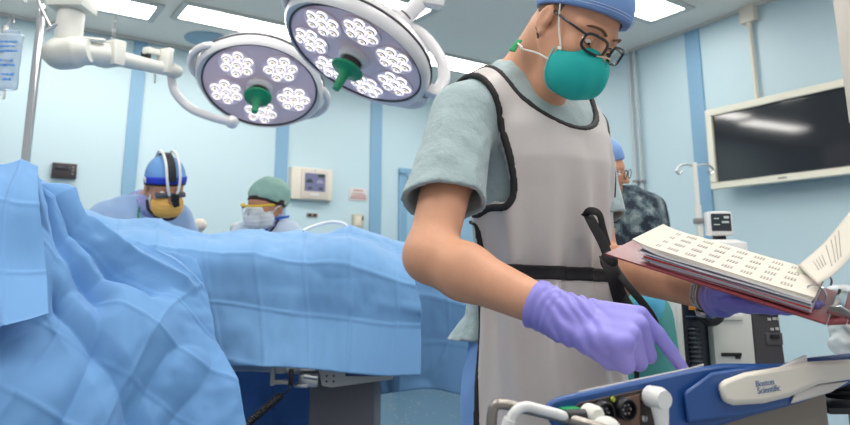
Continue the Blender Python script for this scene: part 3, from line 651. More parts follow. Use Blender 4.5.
hf = nrm(crt * .44 - cup * .49 - cfw * .75); hl = crt * .78 - cup * .25 + cfw * .60; hl = nrm(hl - hf * np.dot(hl, hf)); hu = np.cross(hf, hl)
HC = P(574, 30, 1.335)
def hd(f_, l_, u_): return HC + hf * f_ + hl * l_ + hu * u_
SR, ER, WR_ = P(463, 116, 1.37), P(430, 256, 1.215), P(566, 317, 1.085)
SL = ml(.180, -.015, 1.47); EL, WL = P(598, 262, 1.56), P(717, 296, 1.25)
NB = ml(0, -.02, 1.53)
def torso(p): return loft(p, MO, MF, ML, TS)
def arm(p, S, E, Wt, g=0., k=1.):
    m1 = S + (E - S) * .45; f1 = E + (Wt - E) * .28
    d = s_cone(p, S, m1, .056 + g, .051 + g); d = smin(d, s_cone(p, m1, E, .051 + g, .045 + g), .02)
    d = smin(d, s_cone(p, E, f1, .046 + g, .0475 + g), .025); return smin(d, s_cone(p, f1, Wt, .0475 + g, .029 + g), .025)
def man_body(p):
    d = torso(p) + .012 + .025 * np.clip((1.05 - p[:, 2]) / .1, 0, 1)
    d = smin(d, s_chain(p, [NB, hd(-.035, 0, -.03)], [.068, .058], .02), .03)
    d = smin(d, s_cone(p, ml(-.02, .0, 1.5), hd(.03, 0, -.07), .05, .04), .03); d = smin(d, s_cone(p, ml(-.02, -.05, 1.56), hd(-.06, 0, -.02), .07, .05), .03)
    d = smin(d, head_sdf(p, HC, hf, hl, hu), .012)
    d = smin(d, smin(arm(p, SR, ER, WR_), arm(p, SL, EL, WL), .01), .03)
    for s in (-1, 1):
        d = smin(d, s_chain(p, [ml(s * .08, -.04, .88), ml(s * .09, -.03, .5), ml(s * .105, -.03, .09)], [.062, .05, .04], .02), .03)
        d = smin(d, s_cone(p, ml(s * .105, -.04, .06), ml(s * .12, .13, .035), .04, .03), .02)
    return d
body = sd_mesh('body', man_body, *bounds([HC + [.16, .1, .16], HC - [.1, .2, .1], ER, WR_, WL, SL, ml(0, -.2, 0), ml(.25, .15, .0), ml(-.25, 0, 0)], .1), .0046, m_skin, man)
# scrub top
m_scrub = mat('grey_green_scrub_cotton', srgb(156, 174, 176), .85, bump=.7, bscale=30, bdist=.009, sheen=.2)
AX = nrm(ER - SR); HEM = SR + AX * .235; AXL = nrm(EL - SL)
SEC_SH = [(.99, -.085, -.01, .168, .118), (1.04, -.05, 0, .158, .108)] + [(z, w, c, a + .008, b + .008) for z, w, c, a, b in TS if z > 1.1]
CT = nrm(crt - AX * np.dot(AX, crt))
def sleeve(p, S, ax, L, r0, r1):
    t = (p - S) @ ax; return t, s_cone(p, S, S + ax * L, r0, r1)
def shirt(p):
    q = p - ml(0, 0, 0); u, w, z = q @ ML, q @ MF, p[:, 2]
    d = smax(loft(p, MO, MF, ML, SEC_SH), p[:, 2] - 1.62, .01)
    d = d + folds(p, nrm(ML + .5 * UP), 30, .007, 1.) * np.clip(.6 - w / .06, 0, 1) + .011 * np.clip(w / .05, 0, 1) * np.clip((1.42 - z) / .05, 0, 1) + .011 * np.clip((1.26 - z) / .04, 0, 1) * np.clip((w + .05) / .03, 0, 1) * np.clip(1 - w / .05, 0, 1)
    slv = []
    for S, ax, L in ((SR, AX, .30), (SL, AXL, .27)):
        t, s1 = sleeve(p, S, ax, L, .066, .088)
        s1 = s1 + folds(p, nrm(np.cross(ax, [.3, 1, 0])), 34, .010, 2.) * np.clip(t / .1, .2, 1) + .005 * noise3(p, 9); slv.append((S, ax, t, s1))
        d = smin(d, s1, .03)
    d = smin(d, s_cone(p, SR + UP * .01, ml(-.05, -.01, 1.555), .06, .06), .03)
    d = smin(d, s_cone(p, SL + UP * .01, ml(.05, -.01, 1.555), .06, .06), .03)
    cn = smin(s_cone(p, NB, hd(-.05, 0, -.06), .078, .07), s_cone(p, ml(-.02, -.05, 1.555), hd(-.075, 0, -.03), .082, .064), .02); up_ = nrm(hu * .5 + UP * .5)
    cut = (p - ml(0, -.04, 1.635)) @ nrm(UP + .95 * MF)
    d = smin(d, np.maximum(cn, cut), .02)
    vn = (np.abs(u) * 1.0 + (1.44 - z) * -.55)                      # open V at the throat
    d = np.maximum(d, -np.maximum(np.maximum(vn + .0, 1.44 - z), -w + .02))
    for S, ax, t, s1 in slv:                                         # hollow sleeve end
        rd = np.linalg.norm(p - S - t[:, None] * ax, axis=1); L = .228
        cutp = t - L + .010 * noise3(p, 7) + .22 * ((p - S) @ CT); d = np.maximum(d, -np.maximum(s1 + .0115, L - .08 - t)); d = np.maximum(d, -np.maximum(np.maximum(-cutp, rd - .13), .12 - t))
    return np.maximum(d, -np.maximum(np.maximum(loft(p, MO, MF, ML, SEC_SH) + .016, z - 1.03), .9 - z))
lo, hi = bounds([ml(0, -.25, .95), ml(.3, .2, 1.0), ml(-.3, 0, 1.0), HEM, SL + AXL * .25, HC], .1); hi[2] = 1.76
sd_mesh('scrub_top', shirt, lo, hi, .0046, m_scrub, man)
# trousers
m_trou = mat('blue_scrub_trouser_cotton', srgb(112, 152, 206), .85, bump=.2, bscale=600, bdist=.0005)
def trousers(p):
    d = loft(p, MO, MF, ML, [(.8, -.035, 0, .166, .135), (.92, -.035, 0, .166, .135), (1.0, -.02, 0, .160, .122), (1.05, -.01, 0, .155, .115)])
    for s in (-1, 1): d = smin(d, np.maximum(s_chain(p, [ml(s * .08, -.04, .86), ml(s * .09, -.03, .5), ml(s * .105, -.03, .05)], [.088, .08, .08], .02), .06 - p[:, 2]), .03)
    return d + folds(p, nrm(ML + .2 * UP), 34, .006, 4.)
sd_mesh('trousers', trousers, *bounds([ml(.3, .2, 0), ml(-.3, -.25, 0), ml(-.2, .2, 1.06), ml(0, -.25, 0)], .05), .007, m_trou, man)
for s in (-1, 1):
    def shoe(p, s=s): return np.maximum(smin(s_cone(p, ml(s * .107, -.05, .055), ml(s * .12, .15, .038), .05, .042), s_cone(p, ml(s * .105, -.04, .05), ml(s * .105, -.04, .1), .05, .048), .03), .004 - p[:, 2])
    sd_mesh('shoe', shoe, *bounds([ml(s * .1, -.15, 0), ml(s * .12, .23, .13), ml(s * .2, 0, 0), ml(0, 0, 0)], .05), .009, m_black, man)
# lead apron
m_apron = mat('light_grey_vinyl_apron', srgb(200, 193, 190), .38, bump=.12, bscale=45, bdist=.004, spec=.4)
m_trim = mat('black_binding_tape', srgb(38, 36, 38), .7, bump=.4, bscale=500, bdist=.0008)
SEC_AP = [(.58, .03, .0, .196, .165), (.75, .02, .0, .187, .156), (.92, .008, .0, .178, .145), (1.02, .0, 0, .173, .135)] + [(z, w, c, a + .016, b + .016) for z, w, c, a, b in TS if z > 1.1]
hole = np.array([(1.7, .215), (1.56, .212), (1.52, .2), (1.48, .188), (1.44, .180), (1.36, .166), (1.325, .160), (1.295, .160), (1.262, .176), (1.243, .205), (1.2, .4), (.5, .6)])[::-1]
def ap_parts(p):
    q = p - MO; u, w, z = q @ ML, q @ MF, p[:, 2]
    base = loft(p, MO, MF, ML, SEC_AP, 2.3)
    base = smin(base, s_cone(p, SR + UP * .012, ml(-.05, -.01, 1.565), .066, .068), .03)
    base = smin(base, s_cone(p, SL + UP * .012, ml(.05, -.01, 1.565), .066, .068), .03)
    ph = np.arctan2(u, np.maximum(w, -.05) + .06); fl = .004 * noise3(p * np.array([1, 1, .5]), 9)
    for k, (a0, sl_, zr, am, sg_) in enumerate(((-1.35, .3, .25, .012, .10), (-.85, -.25, .3, .015, .11), (-.42, .35, .22, .014, .09), (-.05, -.3, .33, .016, .11), (.38, .25, .25, .014, .10), (.8, -.2, .3, .014, .11), (1.2, .2, .3, .012, .1))):
        zz = z - 1.135; up_ = np.exp(-np.maximum(zz, 0) / zr) * np.clip((1.44 - z) / .12, 0, 1); dn = np.exp(-np.maximum(-zz, 0) / .6)
        c = a0 + sl_ * zz * (1 if k % 2 else .6) + .10 * noise3(np.column_stack([z * 0 + k, z * 0, z]), 5.)
        fl = fl - 1.5 * am * (up_ * dn) * (np.exp(-((ph - c) / (sg_ * (1 + 1.2 * np.abs(zz)))) ** 2) - .12)
    fl = fl + .004 * np.exp(-((z - 1.135) / .02) ** 2)                       # drawn in by the belt
    base = base + fl
    ah = np.abs(u) - np.interp(z, hole[:, 0], hole[:, 1])                        # armhole
    nk = 1 - np.sqrt(((u + .012) / .15) ** 2 + (np.minimum(z - 1.60, 0) / .148) ** 2); nk = nk * .14     # neck opening
    fr = -(w + .025 + 10 * np.maximum(0, z - 1.24))                                # the front panel ends at the sides
    return base, np.maximum(np.maximum(ah, nk), fr), u, w, z
def apron(p):
    b, e, u, w, z = ap_parts(p); return np.maximum(np.maximum(np.maximum(b - .004, -(b + .006)), e), .6 - z)
def edge_points():
    from mathutils.kdtree import KDTree
    v, q = surfnet(lambda p: ap_parts(p)[0] - .004, LO_A, HI_A, .0055); e = ap_parts(v)
    e = np.maximum(e[1], .608 - e[4]); pts = []
    for k in range(4):
        i, j = q[:, k], q[:, (k + 1) % 4]; m = (e[i] < 0) != (e[j] < 0); t = (e[i] / (e[i] - e[j] + 1e-12))[m][:, None]; pts.append(v[i[m]] * (1 - t) + v[j[m]] * t)
    pts = np.vstack(pts)
    for k in range(3):
        kd = KDTree(len(pts)); [kd.insert(p, n) for n, p in enumerate(pts)]; kd.balance()
        if k < 2: pts = np.array([np.mean([h[0][:] for h in kd.find_range(p, .014)], 0) for p in pts])
    return kd
def trim(p):
    b, e, u, w, z = ap_parts(p); d = np.full(len(p), .03); m = (np.abs(b) < .022) & (np.abs(np.maximum(e, .608 - z)) < .08)
    d[m] = [KD.find(x)[2] for x in p[m]]; t = np.maximum(d - .0094, e - .004)
    st = np.maximum(np.maximum(np.abs(w + .02) - .010, 1.5 - z), e)                # band across the shoulder
    return np.maximum(np.maximum(b - .0062, -(b + .006)), np.minimum(t, st))
def belt(p):
    b, e, u, w, z = ap_parts(p); zb = 1.136 - .04 * u + .0 * w
    return np.maximum(np.maximum(np.maximum(b - .0085, -(b + .004)), np.abs(z - zb) - .0145), fr_(p))
def fr_(p): return -((p - MO) @ MF + .06)
lo, hi = bounds([ml(.27, .25, .58), ml(-.27, .25, .6), ml(-.25, -.2, .6), ml(.25, -.2, .6)], .03); hi[2] = 1.70
LO_A, HI_A = lo, hi; KD = edge_points()
ap = sd_mesh('apron', apron, lo, hi, .0042, m_apron, man, relax=2)
sd_mesh('apron_trim', trim, lo, hi, .0036, m_trim, ap, relax=2, keep=False)
bl_ = sd_mesh('belt', belt, np.array([lo[0], lo[1], 1.1]), np.array([hi[0], hi[1], 1.21]), .0035, m_trim, man)
def ribbon(name, pts, wd, par, m=m_trim, n=30, up=(.3, -.95, .1), th=.0018):
    mb = MB(); mb.tube(spline(pts, n), wd / 2, 12, flat=th / wd * 2, up=up); return mb.build(name, m, par, angle=60)
YB = 1.335
ribbon('belt_tie', [P(587, 213, YB - .0), P(592, 222, YB - .01), P(603, 243, YB - .01), P(610, 262, YB - .01)], .024, bl_)
ribbon('belt_tie', [P(584, 216, YB - .005), P(590, 211, YB - .02), P(599, 214, YB - .015), P(603, 228, YB - .005), P(608, 246, YB)], .016, bl_)
ribbon('belt_tie', [P(606, 256, YB - .01), P(612, 270, YB - .025), P(617, 288, YB - .025), P(622, 306, YB - .02)], .034, bl_)
ribbon('belt_tie', [P(612, 262, YB), P(626, 283, YB - .03), P(645, 306, YB - .04), P(655, 322, YB - .04), P(653, 329, YB - .035), P(643, 325, YB - .03), P(627, 301, YB - .02), P(616, 280, YB - .01)], .017, bl_, n=50)
ribbon('belt_tie', [P(621, 300, YB - .01), P(630, 330, YB - .01), P(636, 352, YB), P(637, 392, YB)], .012, bl_)
mb = MB(); mb.sphere(P(609, 261, YB - .012), (.018, .014, .02)); mb.build('belt_knot', m_trim, bl_)
# head gear
m_cap = mat('blue_cap_cotton', srgb(112, 146, 198), .85, bump=.25, bscale=700, bdist=.0005)
def capf(p):
    q = (p - HC) @ np.column_stack([hf, hl, hu]); d = s_ell(q, (-.006, 0, .050), (.115, .092, .103)) + .0025 * fbm(p, 28, 2)
    lim = q[:, 0] * .30 - (q[:, 2] - .030) * .95
    return np.maximum(np.maximum(d, lim), -s_ell(q, (-.012, 0, .046), (.100, .081, .094)))
cap = sd_mesh('cap', capf, *bounds([HC], .17), .0035, m_cap, man)
m_st = mat('pale_stitching', srgb(190, 205, 228), .8)
for dz in (.010, .016):
    th = np.linspace(0, 2 * np.pi, 90); pts = []
    for t in th:
        f_, l_ = math.cos(t), math.sin(t)
        u_ = .0; 
        for _ in range(6):
            r_ = math.sqrt(max(.05, 1 - ((u_ - .050) / .103) ** 2)); u_ = .030 + dz + (-.006 + .1155 * f_ * r_) * .30 / .95
        pts.append(hd(-.006 + .1162 * f_ * r_, .0932 * l_ * r_, u_))
    mb = MB(); mb.tube(np.array(pts), .0007, 6, cap=False); mb.build('stitching', m_st, cap)
m_hair = mat('brown_hair', srgb(112, 82, 58), .7, bump=.5, bscale=400, bdist=.001)
def hairf(p):
    q = (p - HC) @ np.column_stack([hf, hl, hu]); d = head_sdf(p, HC, hf, hl, hu) - .0025
    lim = np.maximum(np.maximum(q[:, 0] - (.012 - .25 * (.02 - q[:, 2])), -.052 - q[:, 2]), q[:, 2] - .04)
    ear = s_ell(np.column_stack([q[:, 0], np.abs(q[:, 1]), q[:, 2]]), (-.012, .085, -.006), (.027, .02, .036))
    return np.maximum(np.maximum(np.maximum(d, lim), -ear), -(head_sdf(p, HC, hf, hl, hu) + .003))
sd_mesh('hair', hairf, *bounds([HC], .16), .0035, m_hair, man, keep=False)
# respirator
m_mask = mat('teal_respirator', srgb(22, 172, 166), .7, bump=.3, bscale=120, bdist=.0012, var=.06, vscale=40)
m_edge = mat('pale_mask_edge', srgb(150, 205, 200), .7); m_strap = mat('white_elastic', srgb(225, 222, 214), .7)
MC = (.056, 0, -.066)
def maskf(p):
    q = (p - HC) @ np.column_stack([hf, hl, hu]); a = np.abs(q - np.array(MC)) / np.array([.083, .064, .066])
    k = (a[:, 0] ** 2.2 + a[:, 1] ** 2.2 + a[:, 2] ** 2.2) ** (1 / 2.2); d = (k - 1) * .062
    lim = .038 - q[:, 0] - .12 * (q[:, 2] + .06)
    pl = .0015 * np.sin(q[:, 1] * 110 + q[:, 2] * 60) * np.clip((q[:, 0] - .06) / .05, 0, 1)
    return np.maximum(smax(smax(d + pl, lim, .004), q[:, 2] + .020 - .25 * (q[:, 0] - .06), .006), -(head_sdf(p, HC, hf, hl, hu) - .0005))
mk = sd_mesh('respirator', maskf, *bounds([hd(.07, 0, -.06)], .12), .003, m_mask, man)
th = np.linspace(0, 2 * np.pi, 80); pts = []
for t in th:
    l_, u_ = math.cos(t), math.sin(t); ff = .041 + (-.12) * (MC[2] + .066 * u_ + .06); a0 = abs(ff - MC[0]) / .083; k = (1 - a0 ** 2.2) ** (1 / 2.2)
    s_ = (abs(l_) ** 2.2 + abs(u_) ** 2.2) ** (-1 / 2.2); pts.append(hd(ff, .064 * l_ * s_ * k * 1.01, min(-.024, MC[2] + .066 * u_ * s_ * k * 1.01)))
mb = MB(); mb.tube(np.array(pts), .0019, 8, cap=False); mb.build('mask_edge', m_edge, mk)
mb = MB(); mb.tube(spline([hd(.108, -.030, -.026), hd(.122, -.014, -.017), hd(.127, 0, -.014), hd(.122, .014, -.017), hd(.108, .030, -.026)], 20), .0024, 8, flat=.6); mb.build('nose_strip', mat('peach_foam_strip', srgb(222, 196, 165), .7), mk)
for s in (-1, 1):
    ribbon('head_strap', [hd(.058, s * .066, -.04), hd(.035, s * .0755, -.01), hd(.018, s * .083, .02), hd(.005, s * .089, .05)], .0042, mk, m_strap, up=tuple(hl), th=.0015)
    ribbon('neck_strap', [hd(.045, s * .066, -.075), hd(.01, s * .073, -.078), hd(-.03, s * .077, -.088), *([P(522, 47, 1.335), P(516, 42, 1.38)] if s < 0 else [hd(-.06, .06, -.09), hd(-.08, .03, -.09)])], .0042, mk, m_strap, up=tuple(hl), th=.0015)
    mb = MB(); mb.box(hd(.058, s * .0668, -.044), (.012, .002, .006), np.column_stack([hf, hl, hu])); mb.build('strap_clip', m_strap, mk, bevel=.001)
# glasses
gl = None; m_rim = mat('black_acetate', srgb(22, 24, 28), .25, coat=.4)
m_glass = mat('spectacle_lens', (1, 1, 1, 1), .02, trans=1., ior=1.1, spec=.3)
mb = MB(); loops = []
for s in (-1, 1):
    t = np.linspace(0, 2 * np.pi, 41); e = 3.2
    L = [np.array([.116 - .018 * (abs(s * .036 + .027 * math.copysign(abs(math.cos(x)) ** (2 / e), math.cos(x))) / .063) ** 2, s * .036 + .027 * math.copysign(abs(math.cos(x)) ** (2 / e), math.cos(x)), -.004 + .018 * math.copysign(abs(math.sin(x)) ** (2 / e), math.sin(x))]) for x in t]
    L = np.array([hd(*q) for q in L]); loops.append(L); mb.tube(L, .0030, 8, cap=False)
mb.tube(spline([hd(.115, -.009, .002), hd(.119, 0, .005), hd(.115, .009, .002)], 8), .0022, 8)
gl = mb.build('glasses', m_rim, man)
for s, L in zip((-1, 1), loops):
    mb = MB(); c = L.mean(0); mb.add(np.vstack([L[:-1] - hf * .0006, L[:-1] + hf * .0006]), [tuple(range(40)), tuple(range(79, 39, -1))] + [(i, (i + 1) % 40, 40 + (i + 1) % 40, 40 + i) for i in range(40)]); mb.build('lens', m_glass, gl)
    mb = MB(); mb.tube(spline([hd(.098, s * .064, .006), hd(.05, s * .078, .010), hd(.0, s * .083, .014), hd(-.02, s * .084, .008), hd(-.032, s * .082, -.006)], 24), .0026, 8, flat=.6, up=tuple(hl)); mb.build('temple', m_rim, gl)
    mb = MB(); mb.sphere(hd(.0785, s * .033, -.003), .0122); e_ = mb.build('eye', m_eye, man); mb = MB(); mb.sphere(hd(.0868, s * .033, -.008), .0048); mb.build('iris', m_pupil, e_)
mb = MB(); mb.tube(spline([P(519, 41, 1.375), P(515, 46, 1.37), P(512, 51, 1.37)], 8), .010, 10, flat=.4, up=tuple(hl)); mb.build('tie_tab', mat('green_tape', srgb(40, 150, 95), .7), man)
for s in (-1, 1):
    mb = MB(); mb.tube(spline([hd(.086, s * .021, -.0095), hd(.0935, s * .029, -.0115), hd(.0925, s * .039, -.0105), hd(.084, s * .047, -.007)], 16), .0014, 6); mb.build('lashes', m_hair, man)
    mb = MB(); mb.tube(spline([hd(.101, s * .013, .022), hd(.098, s * .03, .028), hd(.086, s * .046, .026), hd(.076, s * .054, .02)], 16), np.interp(np.linspace(0, 1, 16), [0, .4, 1], [.0035, .004, .002]), 8, flat=.6); mb.build('eyebrow', m_hair, man)
# undershirt at the throat
def tee(p): return np.maximum(np.maximum(s_cone(p, ml(0, .03, 1.42), ml(0, .012, 1.535), .085, .062), p[:, 2] - 1.53), 1.40 - p[:, 2])
sd_mesh('undershirt', tee, *bounds([ml(0, .03, 1.46)], .12), .005, mat('tan_undershirt', srgb(190, 160, 120), .85), man)
# gloves
def cuff(p, Wt, E, rim, r1, r2, sd):
    a = nrm(E - Wt); t = (p - Wt) @ a; d = s_cone(p, Wt, Wt + a * rim, r1, r2) + .0015 * np.sin(t * 420 + 5 * noise3(p + sd, 25)) * np.clip(t / .02, 0, 1) * (.6 + .4 * noise3(p, 20))
    return np.maximum(d, t - rim)
hx = nrm(np.array([.85, -.50, -.13])); hy = np.array([.52, .72, .61]); hy = nrm(hy - hx * np.dot(hx, hy)); hz = np.cross(hx, hy)
HW = P(562, 317, 1.085); HS = 1.2
JR = hand_joints(HW, hx, hy, hz, {'index': (.6, .1, .05), 'middle': (1.4, 1.65, 1.0), 'ring': (1.42, 1.65, 1.0), 'little': (1.4, 1.6, 1.0)}, HS)
ki = JR['index'][1]; tip = P(683, 369.5, 1.06)
JR['index'][2:] = [ki + (tip - ki) * .42 + hz * .007, ki + (tip - ki) * .72 + hz * .005, tip]
JR['thumb'][1:] = [HW + hx * .055 + hy * .03 - hz * .04, P(632, 352, 1.10), P(650, 357, 1.09)]
def gloveR(p):
    d = hand_sdf(p, HW, hx, hy, hz, JR, HS, .0045)
    for k in ('middle', 'ring', 'little'):                            # fuller folded fingers under the stretched glove
        ch = JR[k]; d = smin(d, s_cone(p, ch[1], ch[2], .0142, .0132), .003)
    d = smin(d, s_box(p, HW + HS * (hx * .065 - hz * .018), np.array([.03, .034, .014]) * HS, np.column_stack([hx, hy, hz]), r=.013), .012); d = smin(d, cuff(p, HW + hx * .01, ER + UP * .0, .062, .036, .0415, 0), .018)
    q = (p - HW); u = q @ hx; v = q @ hy; d = d + .0022 * np.sin((p @ nrm([.75, .1, .66])) * 210 + 4 * noise3(p, 22)) * np.exp(-(((q @ hx) - .045) / .03) ** 2) * np.clip(.6 - v * 18, 0, 1)
    d = d + .0018 * np.sin((u * .8 + v * .9) * 330 + 2.5 * noise3(p, 30)) * np.exp(-((u - .02) / .03) ** 2)
    a = nrm(ER - HW); t = q @ a; inn = s_cone(p, HW + a * .035, HW + a * .09, .033, .039)
    return np.maximum(d, -np.maximum(inn, .04 - t))
lo, hi = bounds([HW, tip, HW + nrm(ER - HW) * .09] + [j for c in JR.values() for j in c], .05)
sd_mesh('glove', gloveR, lo, hi, .0022, m_glove, man)
hxl = nrm(P(800, 311, 1.06) - P(712, 297, 1.24)); nB = UP * .86 - crt * .1 - cfw * .3
hzl = -nrm(UP - hxl * hxl[2]); hyl = nrm(np.cross(hzl, hxl)); HWL = WL + hxl * .006 - UP * .004
JL = hand_joints(HWL, hxl, hyl, hzl, (.05, .1, .1), 1.08)
def gloveL(p): return smin(hand_sdf(p, HWL, hxl, hyl, hzl, JL, 1.1, .004), cuff(p, HWL, EL, .012, .034, .036, 4), .015) + .0015 * np.sin(((p - HWL) @ hxl) * 300 + 3 * noise3(p, 30)) * np.exp(-(((p - HWL) @ hxl - .03) / .03) ** 2)
lo, hi = bounds([HWL, HWL + nrm(EL - HWL) * .05] + [j for c in JL.values() for j in c], .05)
sd_mesh('glove', gloveL, lo, hi, .0026, m_glove, man)
# watch
wx = nrm(EL - WL); Rw = rot_to(wx, UP); wc = WL + wx * .026
wt = MB(); t = np.linspace(0, 2 * np.pi, 40)
w_o = None
for i in range(22):
    a = 2 * np.pi * i / 22; r_ = .0322
    for k in (-1, 0, 1): wt.box(wc + Rw @ np.array([r_ * math.cos(a), r_ * math.sin(a), k * .0058]), (.004, .0095, .0048), Rw @ np.array([[math.cos(a), -math.sin(a), 0], [math.sin(a), math.cos(a), 0], [0, 0, 1]]), bev=.0012)
w_o = wt.build('wristwatch', m_steel, man)
wd = Rw @ np.array([math.cos(3.0), math.sin(3.0), 0]) ; mb = MB(); mb.lathe([(0, -.004), (.019, -.004), (.021, .0), (.019, .006), (.016, .0065), (0, .0065)], 28, wc + wd * .037, rot_to(wd)); mb.build('watch_case', m_steel, w_o)

# ---------------------------------------------------------------- people further back
m_gown = mat('pale_blue_gown', srgb(158, 186, 222), .85, bump=.2, bscale=500, bdist=.0006)
def bg_person(label, O, F, HCt, hF, hL, shz, lean, gown, arms, sc=1., gname='gown', skin=None, full=True, short=False):
    F = nrm(F); Lv = np.array([-F[1], F[0], 0]); O = np.array([O[0], O[1], 0.]); t = thing('person', label, 'person', O)
    k = shz / 1.47; hF = nrm(hF); hL = nrm(hL - hF * np.dot(hL, hF)); hU = np.cross(hF, hL)
    secs = [(z * k, w + lean * max(0, z - .95), 0, a * sc, b * sc) for z, w, c, a, b in
            [(.80, -.02, 0, .185, .135), (.95, -.02, 0, .18, .13), (1.14, 0, 0, .162, .118), (1.3, .0, 0, .175, .122), (1.42, .0, 0, .185, .115), (1.48, -.01, 0, .175, .1), (1.53, -.015, 0, .13, .082), (1.57, -.01, 0, .08, .065)]]
    at = lambda u, w, z: O + Lv * u + F * (w + lean * max(0, z / k - .95)) + UP * z
    nb = at(0, -.02, 1.51 * k); S = {s: at(s * .165 * sc, -.01, 1.455 * k) for s in (-1, 1)}
    hdp = lambda a, b, c: HCt + hF * a + hL * b + hU * c
    def armf(p, s, g=0.):
        E, Wt = arms[s]; return smin(s_cone(p, S[s], E, .052 + g, .044 + g), s_cone(p, E, Wt, .045 + g, .03 + g), .02)
    hands = {}
    for s in (-1, 1):
        E, Wt = arms[s]; hx_ = nrm(Wt - E); hz_ = nrm(UP - hx_ * hx_[2]); hy_ = np.cross(hz_, hx_) * (1 if s < 0 else -1); hands[s] = (Wt + hx_ * .01, hx_, hy_, hz_, hand_joints(Wt + hx_ * .01, hx_, hy_, hz_, (.3, .4, .3)))
    def bodyf(p):
        d = loft(p, O, F, Lv, secs) + .012; d = smin(d, s_chain(p, [nb, hdp(-.035, 0, -.03)], [.062, .056], .02), .03); d = smin(d, s_cone(p, nb, hdp(.02, 0, -.07), .05, .04), .03)
        d = smin(d, head_sdf(p, HCt, hF, hL, hU), .012)
        for s in (-1, 1):
            d = smin(d, armf(p, s), .03); d = smin(d, s_chain(p, [at(s * .09, -.02, .86 * k), at(s * .1, -.02, .48 * k), at(s * .105, -.03, .09)], [.085, .06, .045], .02), .03)
            d = smin(d, s_cone(p, at(s * .105, -.05, .05), at(s * .11, .14, .04), .045, .035), .02)
        return d
    lo, hi = bounds([HCt, *[q for s in (-1, 1) for q in arms[s]], at(.2, .2, 0), at(-.2, -.2, 0), at(.25, 0, 1.2), at(-.25, 0, 1.2)], .15); lo[2] = -.02
    sd_mesh('body', bodyf, lo, hi, .0075, skin or m_skin_b, t)
    zb = .35 if full else .9
    def gownf(p):
        s2 = [(zb, lean * 0 - .01, 0, .24 * sc, .18)] + [(z, w, c, a + .016, b + .016) for z, w, c, a, b in secs if z > zb + .1]
        d = smax(loft(p, O, F, Lv, s2), p[:, 2] - 1.56 * k, .01)
        for s in (-1, 1):
            E, Wt = arms[s]
            a_ = s_cone(p, S[s], S[s] + (E - S[s]) * .75, .07, .076) if short else smin(s_cone(p, S[s], E, .07, .062), s_cone(p, E, Wt, .06, .046), .02)
            d = smin(d, a_, .04)
        return d + folds(p, nrm(Lv + .4 * UP), 30, .007, 3.) + .004 * noise3(p, 8)
    sd_mesh(gname, gownf, lo, hi, .0085, gown, t)
    if not short:
        for s in (-1, 1):
            a, b, c, d_, J = hands[s]; l2, h2 = bounds([a, arms[s][1]] + [j for q in J.values() for j in q], .04)
            sd_mesh('glove', lambda p: smin(hand_sdf(p, a, b, c, d_, J), s_cone(p, a, a - b * .05, .034, .036), .01), l2, h2, .0045, mat('white_latex_glove', srgb(226, 220, 208), .5), t)
    else:
        for s in (-1, 1):
            a, b, c, d_, J = hands[s]; l2, h2 = bounds([a, arms[s][1]] + [j for q in J.values() for j in q], .04)
            sd_mesh('hand', lambda p: hand_sdf(p, a, b, c, d_, J), l2, h2, .0045, skin or m_skin_b, t)
    for s in (-1, 1):
        mb = MB(); mb.sphere(hdp(.083, s * .033, -.003), .0122); mb.build('eye', m_eye, t)
    R = np.column_stack([hF, hL, hU])
    def hsd(name, fn, m, h=.005, par=None, keep=True): return sd_mesh(name, lambda p: fn((p - HCt) @ R), *bounds([HCt], .2), h, m, par or t, keep=keep)
    return t, hdp, hsd, (hF, hL, hU), at
hq = lambda q: head_sdf(q, np.zeros(3), np.array([1., 0, 0]), np.array([0, 1., 0]), np.array([0, 0, 1.]))
def maskshape(q, c, r, front=.036, e=2.4):
    a = np.abs(q - np.array(c)) / np.array(r); k = (a ** e).sum(1) ** (1 / e); d = (k - 1) * min(r) + .0012 * np.sin(q[:, 2] * 300)
    return np.maximum(np.maximum(d, front - q[:, 0]), -(hq(q) - .0005))
# the surgeon with the head lamp
H1 = P(165, 187, 3.0); O1 = P(140, 240, 3.2)
ar1 = {-1: (P(88, 262, 3.05), P(150, 266, 2.84)), 1: (P(198, 262, 3.25), P(190, 266, 2.98))}
s1, h1, hs1, ax1, at1 = bg_person('person in pale blue gown with head lamp and yellow mask, bent over the drape', O1, (.35, -.94, 0), H1, crt * .58 - cup * .24 - cfw * .78, crt * .8 - cup * .02 + cfw * .6, 1.40, .14, m_gown, ar1)
hs1('cap', lambda q: np.maximum(s_ell(q, (-.012, 0, .048), (.106, .088, .1)), q[:, 0] * .25 - (q[:, 2] - .025)), mat('sky_blue_cap', srgb(112, 160, 214), .8))
bd = hs1('head_band', lambda q: np.maximum(s_ell(q, (-.012, 0, .048), (.113, .095, .107)), np.abs(q[:, 2] - .036 - q[:, 0] * .22) - .0165), mat('royal_blue_band', srgb(36, 62, 190), .5))
hs1('band_pad', lambda q: np.maximum(s_ell(q, (-.012, 0, .048), (.1145, .0965, .1085)), np.abs(q[:, 2] - .015 - q[:, 0] * .22) - .004), m_black, par=bd)
hs1('crown_strap', lambda q: np.maximum(np.maximum(s_ell(q, (-.012, 0, .048), (.117, .098, .112)), np.abs(q[:, 1]) - .02), .05 - q[:, 2]), mat('black_padded_strap', srgb(34, 36, 40), .6), par=bd)
for s in (-.028, .03):
    wtube('light_cable', bd, [h1(-.10, s, .10), h1(-.05, s, .158), h1(.02, s, .166), h1(.08, s, .135), h1(.115, s, .08), h1(.13, s * .8, .03), h1(.128, s * .5, .0)], .0062, m_white)
mb = MB(); mb.box(h1(.132, .01, -.012), (.035, .034, .04), np.column_stack(ax1), bev=.008); mb.tube([h1(.13, .012, -.02), h1(.14, .02, -.05)], [.016, .014], 16); mb.build('head_lamp', m_black, bd)
